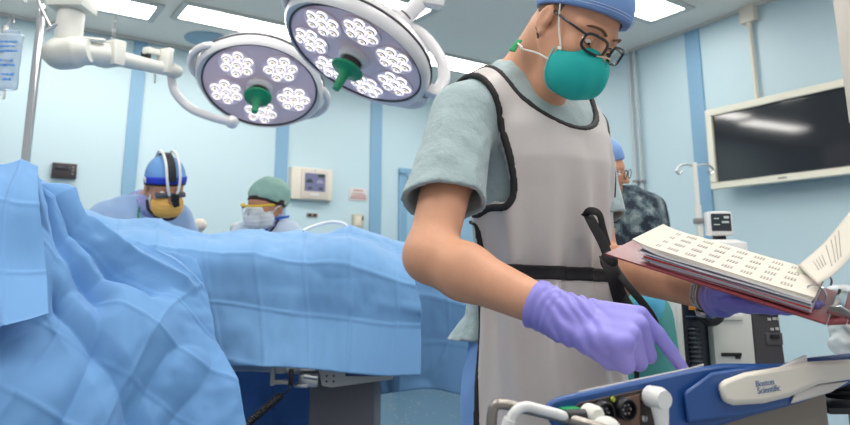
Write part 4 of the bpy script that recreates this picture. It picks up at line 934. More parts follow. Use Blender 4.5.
mb = MB(); mb.box(h1(.02, -.098, .045), (.05, .006, .02), np.column_stack(ax1), bev=.003); mb.build('band_buckle', m_white, bd)
hs1('loupe_bar', lambda q: np.maximum(s_box(q, (.092, 0, -.008), (.02, .066, .011), r=.006), -(hq(q))), mat('grey_visor_bar', srgb(84, 84, 90), .4))
mk1 = hs1('face_mask', lambda q: maskshape(q, (.052, 0, -.065), (.074, .07, .062)), mat('yellow_orange_mask', srgb(240, 180, 92), .75))
hs1('mask_side', lambda q: np.maximum(maskshape(q, (.03, 0, -.045), (.08, .074, .045), .0), np.abs(q[:, 0] - .02) - .016), m_strap, par=mk1, keep=False)
def col(p): 
    d = s_cone(p, at1(0, -.02, 1.44), h1(-.01, 0, -.085), .082, .074); return np.maximum(d, -s_cone(p, at1(0, -.02, 1.44), h1(-.01, 0, -.085), .076, .068))
sd_mesh('collar', col, *bounds([H1 - UP * .1], .22), .007, mat('lilac_collar', srgb(168, 172, 222), .8), s1, keep=False)
wtube('collar_edge', s1, [h1(.0, -.075, -.06), h1(.03, -.07, -.10), h1(.085, -.03, -.125), h1(.09, .02, -.125), h1(.06, .06, -.105)], .006, m_black)
wtube('neck_tie', s1, [h1(-.06, -.06, -.04), h1(-.06, -.085, -.09), h1(-.03, -.10, -.14), h1(.02, -.10, -.19)], .004, mat('green_tape', srgb(40, 150, 95), .7))
# the assistant in the bouffant cap
H2 = P(267, 205, 3.3); O2 = P(268, 240, 3.42)
ar2 = {-1: (P(238, 262, 3.36), P(246, 266, 3.12)), 1: (P(305, 262, 3.3), P(280, 262, 3.08))}
s2_, h2, hs2, ax2, at2 = bg_person('person in a green bouffant cap and clear visor with a yellow strip, behind the patient', O2, (-.5, -.86, 0), H2, crt * -.50 - cup * .02 - cfw * .86, crt * .84 + cup * .02 - cfw * .5, 1.33, .06, mat('white_blue_gown', srgb(200, 214, 232), .8), ar2, sc=.9)
hs2('bouffant_cap', lambda q: np.maximum(s_ell(q, (-.022, 0, .045), (.114, .098, .099)) + .004 * fbm(q + 3, 30, 2), q[:, 0] * .42 - (q[:, 2] - .012)), mat('green_bouffant_cap', srgb(150, 188, 176), .8, bump=.4, bscale=90))
hs2('hair', lambda q: np.maximum(np.maximum(hq(q) - .008, q[:, 0] * .42 - (q[:, 2] - .0)), q[:, 2] - .06), mat('dark_hair', srgb(48, 36, 32), .6))
mk2 = hs2('face_mask', lambda q: maskshape(q, (.048, 0, -.054), (.086, .072, .066), .03), mat('white_surgical_mask', srgb(232, 238, 242), .75))
for s in (-1, 1): wtube('ear_loop', mk2, [h2(.045, s * .07, -.035), h2(.02, s * .083, -.01), h2(-.02, s * .095, .005), h2(-.04, s * .097, .02)], .0035, m_strap)
th = np.linspace(-1.25, 1.25, 21)
vs = thing  # visor: a curved clear sheet with a yellow strip at its top
G = np.array([[h2(.02 + (.115 - .01 * v) * math.cos(t), .105 * math.sin(t), .008 - .105 * v) for t in th] for v in np.linspace(0, 1, 6)])
mb = MB(); mb.grid(G); vz = mb.build('visor', mat('clear_visor', (1, 1, 1, 1), .05, trans=1., ior=1.08, spec=.4), s2_, solid=.0008)
mb = MB(); mb.tube(np.array([h2(.02 + .116 * math.cos(t), .107 * math.sin(t), .01) for t in th]), .0055, 8); mb.build('visor_strip', mat('yellow_foam_strip', srgb(240, 200, 50), .6), vz)
def col2(p): return np.maximum(s_cone(p, at2(0, -.02, 1.37), h2(-.01, 0, -.09), .088, .074), -s_cone(p, at2(0, -.02, 1.37), h2(-.01, 0, -.09), .081, .067))
sd_mesh('collar', col2, *bounds([H2 - UP * .12], .22), .007, mat('lilac_collar', srgb(168, 172, 222), .8), s2_, keep=False)
wtube('collar_edge', s2_, [h2(.0, .075, -.07), h2(.05, .06, -.125), h2(.10, .0, -.135), h2(.07, -.055, -.12), h2(.02, -.075, -.08)], .0055, m_black)
wtube('shoulder_strap', s2_, [at2(.08, .10, 1.30), at2(.13, .075, 1.38), at2(.15, -.02, 1.405)], .009, mat('bright_blue_strap', srgb(40, 110, 210), .6), flat=.5)
# the sailor in camouflage behind the man
def camo():
    m = mat('blue_grey_digital_camouflage', srgb(70, 84, 92), .9); nt = m.node_tree; b = nt.nodes['Principled BSDF']; tc = nt.nodes.new('ShaderNodeTexCoord')
    sn = nt.nodes.new('ShaderNodeVectorMath'); sn.operation = 'SNAP'; sn.inputs[1].default_value = (.009, .009, .009); nt.links.new(tc.outputs['Object'], sn.inputs[0])
    n = nt.nodes.new('ShaderNodeTexNoise'); n.inputs['Scale'].default_value = 19; n.inputs['Detail'].default_value = 3; nt.links.new(sn.outputs[0], n.inputs['Vector'])
    r = nt.nodes.new('ShaderNodeValToRGB'); r.color_ramp.interpolation = 'CONSTANT'; e = r.color_ramp.elements
    e[0].color = srgb(30, 40, 54); e[1].position = .44; e[1].color = srgb(62, 78, 88)
    for p_, c in ((.53, srgb(96, 112, 116)), (.62, srgb(128, 140, 140))): q = e.new(p_); q.color = c
    nt.links.new(n.outputs['Fac'], r.inputs[0]); nt.links.new(r.outputs[0], b.inputs['Base Color']); return m
H3 = P(601, 170, 2.8); O3 = P(618, 240, 2.9)
ar3 = {-1: (P(582, 262, 2.7), P(600, 262, 2.5)), 1: (P(655, 250, 2.95), P(640, 262, 2.68))}
s3, h3, hs3, ax3, at3 = bg_person('person in blue-grey camouflage half hidden behind the man in the apron', O3, (.1, -1, 0), H3, crt * .86 - cup * .1 - cfw * .5, crt * .5 + cfw * .86, 1.42, .0, camo(), ar3, sc=.98, gname='uniform_shirt', full=False, short=True)
hs3('cap', lambda q: np.maximum(s_ell(q, (-.012, 0, .05), (.106, .088, .1)), q[:, 0] * .3 - (q[:, 2] - .03)), m_cap)
mb = MB()
for s in (-1, 1): t = np.linspace(0, 2 * np.pi, 25); mb.tube(np.array([h3(.115, s * .036 + .026 * math.cos(x), -.004 + .02 * math.sin(x)) for x in t]), .002, 6, cap=False); mb.tube([h3(.105, s * .062, .004), h3(.0, s * .084, .012)], .002, 6)
mb.tube([h3(.117, -.01, .0), h3(.117, .01, .0)], .002, 6); mb.build('glasses', m_rim, s3)
def tr3(p):
    d = None
    for s in (-1, 1): e = s_chain(p, [at3(s * .085, -.02, .9), at3(s * .1, -.02, .5), at3(s * .105, -.03, .06)], [.115, .085, .075], .02); d = e if d is None else smin(d, e, .03)
    return np.maximum(d, .03 - p[:, 2])
sd_mesh('trousers', tr3, *bounds([at3(.2, .15, 0), at3(-.2, -.15, 1.0)], .08), .01, camo(), s3)

# ---------------------------------------------------------------- on the back wall
def wall_box(name, fn, R, l, r, t, b, d, m, label=None, cat=None, par=None, off=0., bev=.004):
    c, w, h = wrect(fn, l, r, t, b, off + d); root = par
    mb = MB(); mb.box(c - R[:, 1] * d / 2, (w, d, h), R, bev=bev); o = mb.build(name, m, root, angle=30)
    if label: tag(o, label, cat)
    return o, c, w, h
c, w, h = wrect(WB, 292, 333, 168, 200, .06); ct = thing('wall_control_panel', 'cream wall control panel with a grey-violet touch screen, right of the bouffant cap', 'control panel', c)
def wb_on(c, u, z, n=0.): return c + BX * u + UP * z + BN * n
mb = MB(); mb.box(c - BN * .03, (w, .06, h), RB, bev=.01); mb.build('casing', m_cream, ct)
mb = MB(); mb.box(wb_on(c, w * .05, 0, .004), (w * .66, .012, h * .92), RB, bev=.005); mb.build('bezel', mat('cream_bezel', srgb(212, 202, 190), .45), ct)
mb = MB(); mb.box(wb_on(c, w * .05, h * .05, .011), (w * .50, .004, h * .56), RB); sc_ = mb.build('screen', mat('violet_grey_screen', srgb(110, 110, 140), .25, emit=.12, ecol=srgb(130, 130, 170)), ct)
m_sd = mat('screen_dark_green', srgb(40, 66, 60), .3)
mb = MB(); mb.box(wb_on(c, w * .2, h * .27, .0135), (w * .17, .002, h * .1), RB); mb.build('readout', m_sd, sc_)
for k, s in enumerate((-.09, .17)):
    a = np.linspace(0, np.pi, 13); mb = MB(); r_ = w * .085; mb.prism(np.vstack([np.column_stack([r_ * np.cos(a), r_ * np.sin(a)])]), wb_on(c, w * s, h * .03, .0125), BX, UP, BN, .0015); mb.build('gauge', m_sd if k == 0 else mat('gauge_pale', srgb(150, 150, 175), .3), sc_)
    mb = MB(); mb.box(wb_on(c, w * (s + .02), -h * .14, .0135), (w * .1, .002, h * .06), RB); mb.build('readout', m_sd, sc_)
mb = MB(); mb.box(wb_on(c, w * .04, -h * .33, .0125), (w * .22, .006, h * .06), RB, bev=.002); mb.build('key_strip', m_white, ct)
mb = MB(); mb.lathe([(.007, 0), (.007, .004), (0, .004)], 12, wb_on(c, w * .05, h * .42, .009), rot_to(BN)); mb.build('status_light', mat('blue_indicator', srgb(110, 150, 200), .3), ct)
o, c, w, h = wall_box('wall_outlet', WB, RB, 307, 318, 213, 217, .012, mat('tan_plate', srgb(150, 138, 122), .5), 'small tan and black socket plate under the wall control panel', 'socket')
for s in (-.25, .2): mb = MB(); mb.box(c + BX * w * s + BN * .002, (w * .25, .006, h * .6), RB); mb.build('socket', m_black, o)
o, c, w, h = wall_box('warning_sign', WB, RB, 349, 367.5, 188, 201, .006, mat('sign_white', srgb(206, 206, 204), .5), 'small white warning sign with red lettering on the back wall', 'sign', bev=.001)
m_red = mat('red_lettering', srgb(190, 84, 80), .5)
random.seed(5)
mb_ = [(.30, .5, .10), (.06, .62, .07), (-.10, .72, .07), (-.28, .82, .10)]
for k, (z, ww, hh) in enumerate(mb_):
    x = -ww / 2; mb = MB()
    while x < ww / 2 - .03:
        q = random.uniform(.04, .09); mb.box(c + BX * w * (x + q / 2) + UP * h * z + BN * .001, (w * q, .002, h * hh), RB); x += q + .025
    mb.build('lettering', m_red, o)
o, c, w, h = wall_box('intercom_box', WB, RB, 354, 364, 214, 228, .05, mat('tan_box', srgb(196, 190, 172), .5), 'small tan box on the back wall below the warning sign', 'wall box')
mb = MB(); mb.box(c + BN * .002 - BX * w * .08, (w * .6, .008, h * .7), RB, bev=.003); mb.build('faceplate', m_cream, o); mb = MB(); mb.box(c + BN * .004 + UP * h * .2 + BX * w * .36, (w * .12, .008, h * .3), RB, bev=.002); mb.build('switch', m_dark, o)
o, c, w, h = wall_box('wall_display', WB, RB, 52, 77, 163, 178, .04, mat('brown_black_casing', srgb(58, 52, 54), .4), 'small dark grey wall display between the drip pole and the yellow-masked person', 'display')
mb = MB(); mb.box(c - BX * w * .12 + UP * h * .16 + BN * .002, (w * .55, .004, h * .3), RB, bev=.001); mb.build('screen', mat('dim_screen', srgb(46, 48, 58), .15), o)
for k in range(3): mb = MB(); mb.box(c + BX * w * .34 + UP * h * (.25 - .22 * k) + BN * .002, (w * .08, .006, h * .1), RB, bev=.001); mb.build('button', mat('pale_key', srgb(150, 140, 134), .5), o)
# behind the table: padded knobs and the white hose
for (px, py, Y, r, lab) in ((200, 225, 3.6, .037, 'cream padded knob right of the yellow-masked person, above the blue drape'), (236, 228.5, 3.8, .034, 'greyer padded knob left of the person in the bouffant cap')):
    p = P(px, py, Y); t = thing('stool', lab, 'padded knob', (p[0], p[1], 0)); mb = MB(); mb.sphere(p, (r, r, r * .95)); mb.build('pad', mat('cream_pad' if r > .035 else 'grey_pad', srgb(228, 216, 200) if r > .035 else srgb(178, 178, 172), .6), t)
    mb = MB(); mb.tube([(p[0], p[1], 0.02), p - UP * r * .8], .012, 12); mb.lathe([(.1, 0), (.1, .02), (.02, .03)], 24, (p[0], p[1], 0)); mb.build('post', m_steel, t)
mb = MB(); mb.tube(spline([P(303, 231, 2.60), P(310, 227.5, 2.62), P(321, 224, 2.64), P(333, 222, 2.65), P(344, 224, 2.66), P(347, 229, 2.66), P(348.5, 234.5, 2.62)], 40), .0065, 10)
tag(mb.build('suction_hose', mat('white_hose', srgb(226, 230, 234), .4)), 'thin white hose arching over the blue drape below the control panel', 'hose')

# ---------------------------------------------------------------- on the right wall
c0, w, h = wrect(WR, 706, 850, 111, 190, .16)
tl, bl2 = WR(707, 111, .16), WR(712.5, 190, .16); hT = tl[2] - bl2[2]; wT = 1.12
tvc = (tl + bl2) / 2 + RX * wT / 2
tv = thing('television', 'large black flat television in a cream frame on the right wall', 'television', tvc)
m_tvf = mat('cream_tv_frame', srgb(226, 222, 204), .4)
mb = MB(); fr = .05
for u, z, a, b in ((0, hT / 2 - fr / 2, wT, fr), (0, -hT / 2 + fr / 2, wT, fr), (-wT / 2 + fr / 2, 0, fr, hT - 2 * fr), (wT / 2 - fr / 2, 0, fr, hT - 2 * fr)): mb.box(tvc + RX * u + UP * z, (a, .05, b), RR)
mb.build('frame', m_tvf, tv, bevel=.005)
mb = MB(); mb.box(tvc - RN * .012, (wT - 2 * fr + .004, .03, hT - 2 * fr + .004), RR); mb.build('screen', mat('black_glossy_screen', srgb(34, 36, 42), .07, spec=.8), tv)
mb = MB(); mb.box(tvc - RN * .08, (.5, .14, .3), RR); mb.build('wall_mount', m_dark, tv)
mb = MB(); mb.box(tvc + RN * .0255 - UP * (hT / 2 - fr / 2) - RX * .02, (.06, .002, .012), RR); mb.build('badge', mat('grey_badge', srgb(150, 146, 140), .4), tv)
o, c, w, h = wall_box('junction_box', WR, RR, 739, 753, 4, 22, .06, m_cream, 'cream junction box high on the right wall with a conduit running down', 'junction box')
c2_ = WR(757, 100, .03); mb = MB(); b_ = c - RN * .03; mb.tube([np.array([b_[0], b_[1], c[2] - h / 2 + .01]), np.array([b_[0], b_[1], tl[2] - .05])], .014, 12); mb.build('conduit', m_cream, o)
mb = MB(); mb.tube([np.array([b_[0], b_[1], c[2] - h / 2 - .0]), np.array([b_[0], b_[1], c[2] - h / 2 - .04])], .02, 12); mb.build('coupling', m_cream, o)
for (px, lab, r_) in ((632.5, 'left of two thin grey pipes running up the right wall beside the glasses', .016), (638, 'right of two thin grey pipes running up the right wall beside the glasses', .016)):
    p = WR(px, 120, .03); mb = MB(); mb.tube([(p[0], p[1], .1), (p[0], p[1], CEIL_Z - .03)], r_, 12); o = tag(mb.build('wall_pipe', mat('grey_pipe_paint', srgb(186, 196, 198), .45)), lab, 'pipe', 'pipes on the right wall')
    mb = MB(); z = WR(px, 182, .03)[2]; mb.box((p[0], p[1], z), (.05, .045, .02), RR, bev=.003); mb.build('pipe_clip', m_grey, o)
# drip pole with two hooks in front of the right wall
tp = P(690.5, 166, 3.6); ft = np.array([P(699, 240, 3.62)[0], 3.6, 0])
ip = thing('drip_pole', 'white drip pole with two looped hooks, left of the television', 'drip pole', ft)
mb = MB(); mb.tube([ft, np.array([ft[0], 3.6, P(695, 205, 3.6)[2]])], .018, 12); mb.build('lower_pole', m_offw, ip)
mb = MB(); mb.tube([np.array([ft[0], 3.6, 1.2]), np.array([ft[0] - .0, 3.6, tp[2] + .02])], .0135, 12); mb.build('upper_pole', m_offw, ip)
mb = MB(); mb.box(np.array([ft[0], 3.6, P(695, 221, 3.6)[2]]), (.05, .05, .03), bev=.006); mb.build('collar', m_grey, ip)
mb = MB()
for s in (-1, 1):
    b0 = np.array([ft[0], 3.6, tp[2]]); mb.tube(spline([b0, b0 + [s * .05, 0, .008], b0 + [s * .085, 0, -.0], b0 + [s * .105, 0, -.028], b0 + [s * .088, 0, -.045], b0 + [s * .072, 0, -.028]], 24), .0055, 8)
mb.build('hooks', m_steel, ip)
mb = MB()
for k in range(5): a = k * 2 * np.pi / 5; mb.tube([ft + [0, 0, .08], ft + [.28 * math.cos(a), .28 * math.sin(a), .05], ft + [.3 * math.cos(a), .3 * math.sin(a), .012]], .014, 8)
mb.build('wheel_base', m_steel, ip)
# cream boom arm at the right edge
q0, q1 = P(840, -40, 1.9), P(862, 120, 1.9); ax = nrm(q0 - q1); q0 = q1 + ax * ((CEIL_Z - q1[2]) / ax[2]); Rb = rot_to(ax)
bo = thing('ceiling_boom', 'cream boom tube coming down from the ceiling at the right edge', 'boom', q1)
mb = MB(); mb.box((q0 + q1) / 2 + np.array([.035, .02, 0]), (.08, .08, float(np.linalg.norm(q0 - q1))), Rb, bev=.012); mb.build('tube', mat('cream_column_paint', srgb(214, 204, 192), .5), bo)
mb = MB(); mb.lathe([(0, 0), (.1, 0), (.1, .03), (.05, .05)], 28, (q0[0] + .035, q0[1] + .02, CEIL_Z - .05)); mb.build('ceiling_plate', m_cream, bo)

# ---------------------------------------------------------------- machine with the small monitor
def pbox(mb, l, r, t, b, Y, d, bev=.01, mi=0):
    a = P(l, (t + b) / 2, Y); c = P(r, (t + b) / 2, Y); z1 = P((l + r) / 2, t, Y)[2]; z0 = P((l + r) / 2, b, Y)[2]
    mb.box(((a[0] + c[0]) / 2, Y + d / 2, (z0 + z1) / 2), (c[0] - a[0], d, z1 - z0), bev=bev, mi=mi); return mb
YM = 2.05; base = P(725, 300, YM); mc = thing('anaesthesia_machine', 'cream anaesthesia machine with a dark side module, standing behind the binder', 'medical machine', (base[0], YM + .25, 0))
z0 = P(725, 380, YM)[2]
mb = MB(); pbox(mb, 711, 754, 262, 372, YM, .45, .02); mb.build('front_panel', m_offw, mc)
mb = MB(); pbox(mb, 701, 753, 239, 268, YM + .02, .42, .035); mb.build('top_cover', m_white, mc)
mb = MB(); pbox(mb, 683, 712, 275, 372, YM + .03, .4, .008); sp = mb.build('dark_side_panel', mat('blue_black_panel', srgb(30, 38, 52), .2), mc)
mb = MB(); pbox(mb, 677.5, 684, 275, 372, YM - .01, .42, .01); mb.build('side_edge', m_offw, mc)
mb = MB(); n_ = 60; zt_, zb_ = P(697, 328, YM)[2], P(697, 368, YM)[2]; x_ = P(697.5, 340, YM)[0]
mb.lathe([(.016 + .003 * math.sin(i * .9), zb_ + (zt_ - zb_) * i / n_) for i in range(n_ + 1)], 16, (x_, YM + .02, 0)); mb.build('bellows', mat('grey_bellows', srgb(62, 68, 76), .5), sp)
mb = MB(); pbox(mb, 689, 703, 306, 310, YM + .025, .01, .001); mb.build('orange_tag', mat('orange_sticker', srgb(214, 140, 60), .5), sp)
for y in (303, 316): mb = MB(); pbox(mb, 686, 708, y, y + 1.2, YM + .025, .008, .001); mb.build('panel_line', mat('slate_line', srgb(80, 100, 130), .4), sp)
kn = P(708, 313, YM - .03); mb = MB(); mb.lathe([(0, .05), (.028, .05), (.036, .042), (.04, .02), (.036, 0), (.02, -.04)], 28, kn, rot_to((-.1, -1, .1))); k_ = mb.build('control_knob', m_black, mc)
mb = MB(); mb.lathe([(0, .053), (.018, .053), (.02, .049)], 24, kn, rot_to((-.1, -1, .1))); mb.build('knob_face', m_dark, k_)
mb = MB(); pbox(mb, 722, 742, 353, 356.5, YM - .006, .012, .001); pbox(mb, 736, 741, 355, 359, YM - .006, .012, .001); mb.build('slot', m_black, mc)
mb = MB(); pbox(mb, 722, 745, 312, 321, YM - .014, .03, .012); mb.build('front_ridge', m_offw, mc)
mb = MB(); a, b_, c, d = P(752, 308, YM + .02), P(778, 308, YM + .02), P(787, 372, YM + .02), P(755, 372, YM + .02)
mb.prism([(a[0], a[2]), (b_[0], b_[2]), (c[0], c[2]), (d[0], d[2])], (0, YM + .02, 0), (1, 0, 0), (0, 0, 1), (0, 1, 0), .35); sm = mb.build('side_module', mat('charcoal_module', srgb(66, 64, 66), .5), mc, bevel=.006)
mb = MB(); pbox(mb, 771, 780, 334.5, 339, YM + .012, .012, .001); mb.build('socket', m_black, sm); mb = MB(); pbox(mb, 766, 783, 333, 345, YM + .016, .012, .002); mb.build('socket_plate', mat('charcoal_plate', srgb(78, 76, 78), .5), sm)
for (l, t) in ((768, 318), (773, 317.5), (777, 317.5), (771, 328), (776, 327.5)): mb = MB(); pbox(mb, l, l + 3, t, t + 2.6, YM + .016, .006, .0005); mb.build('icon', mat('pale_icon', srgb(190, 188, 184), .5), sm)
mb = MB(); pbox(mb, 759, 780, 312, 315, YM + .014, .012, .002); mb.build('vent', m_black, sm)
mb = MB(); lo_ = P(678, 300, YM)[0]; hi_ = P(785, 300, YM)[0]; mb.box(((lo_ + hi_) / 2, YM + .24, (z0 + .12) / 2 + .04), (hi_ - lo_, .4, z0 - .06), bev=.02); mb.build('cabinet', m_offw, mc)
mb = MB(); mb.box(((lo_ + hi_) / 2, YM + .24, .07), (hi_ - lo_ + .1, .55, .08), bev=.02)
mb.build('base', m_grey, mc)
for sx in (-1, 1):
    for sy in (-1, 1):
        mb = MB(); mb.lathe([(.0, -.02), (.035, -.02), (.038, 0), (.035, .02), (0, .02)], 16, ((lo_ + hi_) / 2 + sx * .15, YM + .24 + sy * .2, .038), rot_to((1, 0, 0))); mb.build('wheel', m_black, mc)
mb = MB(); pbox(mb, 709.5, 734, 211, 235.5, YM + .1, .05, .012); mn = mb.build('monitor', m_white, mc)
mb = MB(); pbox(mb, 712, 731.5, 213.5, 231, YM + .096, .01, .003); msn = mb.build('monitor_screen', mat('dark_lit_screen', srgb(48, 54, 60), .15), mn)
mb = MB()
for (l, r, t, b) in ((724, 729, 216, 218.5), (722, 729, 221, 223), (714, 719, 218, 219), (714, 720, 224, 225)): pbox(mb, l, r, t, b, YM + .094, .004, .0005)
mb.build('readout', mat('grey_lit_readout', srgb(170, 180, 176), .4, emit=.25), msn)
mb = MB(); pbox(mb, 717, 727, 233, 241, YM + .14, .04, .006); mb.build('monitor_foot', m_black, mn)
# teal covered stand between the man and the machine
cx, cyy = P(657, 330, 1.8)[0], 1.87
m_teal = mat('teal_cotton_cover', srgb(70, 140, 138), .85, bump=.2, bscale=300)
th = np.linspace(0, 2 * np.pi, 90); G = []
zt_ = P(658, 288, 1.8)[2]
for v in np.linspace(0, 1, 40):
    z = zt_ - v * (zt_ - .25); r_ = .066 * (1 - math.exp(-v * 40)) + .03 * v + .010 * np.sin(th * 7 + 2 * np.sin(th * 2)) * min(1, v * 2); G.append(np.column_stack([cx + r_ * np.cos(th), cyy + r_ * np.sin(th), np.full(90, z) + .0]))
ts = thing('covered_stand', 'stand under a teal cloth between the man and the cream machine', 'stand', (cx, cyy, 0))
mb = MB(); mb.grid(np.array(G)); mb.build('cover', m_teal, ts, angle=180, solid=.003)
mb = MB(); mb.tube([(cx, cyy, .03), (cx, cyy, zt_ - .015)], .02, 12); mb.lathe([(.2, 0), (.2, .025), (.03, .05)], 28, (cx, cyy, 0)); mb.build('post', m_steel, ts)
bgp = P(649, 300, 1.76)
sd_mesh('blue_pouch', lambda p: s_ell(p, bgp, (.036, .025, .055)) + .007 * fbm(p, 18, 2), bgp - .12, bgp + .12, .005, mat('sky_blue_plastic', srgb(96, 190, 226), .3), ts)

# ---------------------------------------------------------------- ring binder
A_, B_, C_, D_ = P(634, 243, 1.13), P(818, 298, .985), P(797, 263, 1.16), P(650, 227, 1.30)
bex = nrm(A_ - B_); bez_ = nrm(np.cross(C_ - B_, A_ - B_)); bez_ = bez_ if bez_[2] > 0 else -bez_; bey = np.cross(bez_, bex) * 1.; bey = bey if bey[1] > 0 else -bey
LX = float(np.linalg.norm(A_ - B_)); LY = .18
def bp(x, y, z): return B_ + bex * x + bey * y + bez_ * z
bd = thing('ring_binder', 'open dark red ring binder full of papers held on the man\'s left hand', 'binder', bp(.15, .1, -.04))
RBd = np.column_stack([bex, bey, bez_])
m_maroon = mat('dark_red_binder_vinyl', srgb(122, 54, 60), .4, bump=.15, bscale=300)
TH = .027
mb = MB(); mb.box(bp(LX / 2 + .012, LY / 2, -TH - .004), (LX + .06, LY + .024, .0035), RBd, bev=.0015); mb.build('front_cover', m_maroon, bd)
spn = bp(-.022, LY / 2, -TH - .004)
mb = MB(); mb.box(bp(-.030, LY / 2, -TH + .001), (.024, LY + .024, .0035), RBd @ np.array(Matrix.Rotation(math.radians(25), 3, 'Y')), bev=.0015); mb.build('spine', m_maroon, bd)
hg = bp(-.042, 0, -TH + .006); rvx = nrm(crt * .93 + cup * .40 - cfw * .1); rvx = nrm(rvx - bey * np.dot(rvx, bey)); rvz = np.cross(rvx, bey) ; Rr = np.column_stack([rvx, bey, np.cross(rvx, bey)])
mb = MB(); mb.box(hg + bey * LY / 2 + rvx * .15, (.30, LY + .024, .0035), Rr, bev=.0015); mb.build('back_cover', m_maroon, bd)
m_pap = mat('white_paper', srgb(212, 206, 194), .8)
m_ink = mat('grey_print', srgb(158, 153, 147), .8)
lay = [(.0, .003, srgb(210, 203, 190)), (.003, .0022, srgb(214, 206, 190)), (.0052, .003, srgb(228, 226, 222)), (.0085, .0018, srgb(120, 118, 126)), (.0105, .0026, srgb(222, 220, 222)), (.0134, .0016, srgb(92, 90, 104)), (.0152, .002, srgb(205, 205, 210)), (.0174, .0016, srgb(196, 48, 44)), (.0192, .0026, srgb(150, 150, 160)), (.022, .0022, srgb(196, 196, 204)), (.0244, .0024, srgb(140, 92, 98))]
for k, (z, t, c) in enumerate(lay):
    x0_ = .004 + .0015 * (k % 3); x1_ = LX - .002 - .004 * ((k * 7) % 4) + (.006 if k < 2 else -.002 * k); mb = MB()
    nx = 24; xs_ = np.linspace(x0_, x1_, nx); sag = lambda x: -.004 * math.sin(x * 22 + k) * .25 + (.006 * ((x - x1_ + .05) / .05) ** 2 if (x > x1_ - .05 and k < 3) else 0)
    top_ = np.array([[bp(x, y, -z + sag(x)) for y in (-.001 * (k % 3), LY - .002 * (k % 2))] for x in xs_]); bot_ = top_ - bez_ * t
    V = np.concatenate([top_.reshape(-1, 3), bot_.reshape(-1, 3)]); n2 = nx * 2; Fq = []
    for i in range(nx - 1): Fq += [(2 * i, 2 * i + 1, 2 * i + 3, 2 * i + 2), (n2 + 2 * i, n2 + 2 * i + 2, n2 + 2 * i + 3, n2 + 2 * i + 1), (2 * i, 2 * i + 2, n2 + 2 * i + 2, n2 + 2 * i), (2 * i + 1, n2 + 2 * i + 1, n2 + 2 * i + 3, 2 * i + 3)]
    Fq += [(0, n2, n2 + 1, 1), (n2 - 2, n2 - 1, 2 * n2 - 1, 2 * n2 - 2)]
    mb.add(V, Fq); o = mb.build('page_stack', mat('paper_layer_%d' % k, c, .8), bd)
    if k == 0: o0 = o
sg0 = lambda x: -.004 * math.sin(x * 22) * .25
random.seed(11)
for r in range(4):
    mb = MB()
    for cx_ in range(8):
        x = .045 + .029 * cx_; y = .022 + r * .041
        for q in range(4): mb.box(bp(x + .0045 * (q - 1.5), y + .006, sg0(x) + .0006), (.0026, .014 + .004 * random.random(), .0004), RBd)
    mb.build('printed_row', m_ink, o0)
mb = MB(); mb.box(bp(.028, .14, sg0(.028) + .0006), (.03, .04, .0004), RBd); mb.build('printed_heading', mat('grey_green_print', srgb(176, 180, 160), .8), o0)
# lifted page
e0n, e0f = P(818, 284, .99), P(798, 266, 1.14); e1n, e1f = P(850, 258, .97), P(850, 212, 1.12); e2n, e2f = P(885, 215, .95), P(892, 160, 1.08)
G = np.stack([spline([e0n, (e0n * .5 + e1n * .5) + [0, 0, -.004], e1n, e2n], 24), spline([e0f, (e0f * .5 + e1f * .5) - [0, 0, .006], e1f, e2f], 24)], 1)
G = np.stack([G[:, 0] + (G[:, 1] - G[:, 0]) * t for t in np.linspace(0, 1, 8)], 1)
mb = MB(); mb.grid(G); lp = mb.build('lifted_page', m_pap, bd, angle=180, solid=.0006)
def on_page(u, v):
    i = min(int(u * 22), 21); a = u * 22 - i; j = min(int(v * 7), 6); b = v * 7 - j; g = lambda x, y: G[x, y]
    return (g(i, j) * (1 - a) + g(i + 1, j) * a) * (1 - b) + (g(i, j + 1) * (1 - a) + g(i + 1, j + 1) * a) * b
nv_ = np.cross(G[12, 4] - G[8, 4], G[10, 7] - G[10, 0]); nv_ = nrm(nv_); nv_ = nv_ if np.dot(nv_, EYE - G[10, 4]) > 0 else -nv_
mb = MB()
for u in (.16, .2, .24, .28, .36, .44, .50, .56): mb.tube([on_page(u, v) + nv_ * .0013 for v in np.linspace(.2 if u > .3 else .35, .85 if u > .3 else .7, 8)], .0006, 4)
mb.build('printed_lines', m_ink, lp)
for y in (.04, .14):
    th = np.linspace(-.5, np.pi + .3, 16); mb = MB(); c_ = bp(.006, y, -.006)
    mb.tube(np.array([c_ + bex * .014 * math.cos(t) + bez_ * .014 * math.sin(t) for t in th]), .0016, 8); mb.build('binder_ring', m_chrome, bd)
mb = MB(); mb.box(bp(-.026, LY / 2, -TH + .007), (.016, LY - .03, .006), RBd, bev=.0025); mb.build('ring_bar', m_chrome, bd)
mb = MB(); mb.prism([(-.016, 0), (.016, 0), (.012, .018), (0, .024), (-.012, .018)], bp(-.03, -.004, -TH + .012), nrm(-bex), nrm(bez_ * .7 - bey * .5), nrm(np.cross(-bex, bez_ * .7 - bey * .5)), .003); mb.build('ring_lever', m_chrome, bd, bevel=.001)

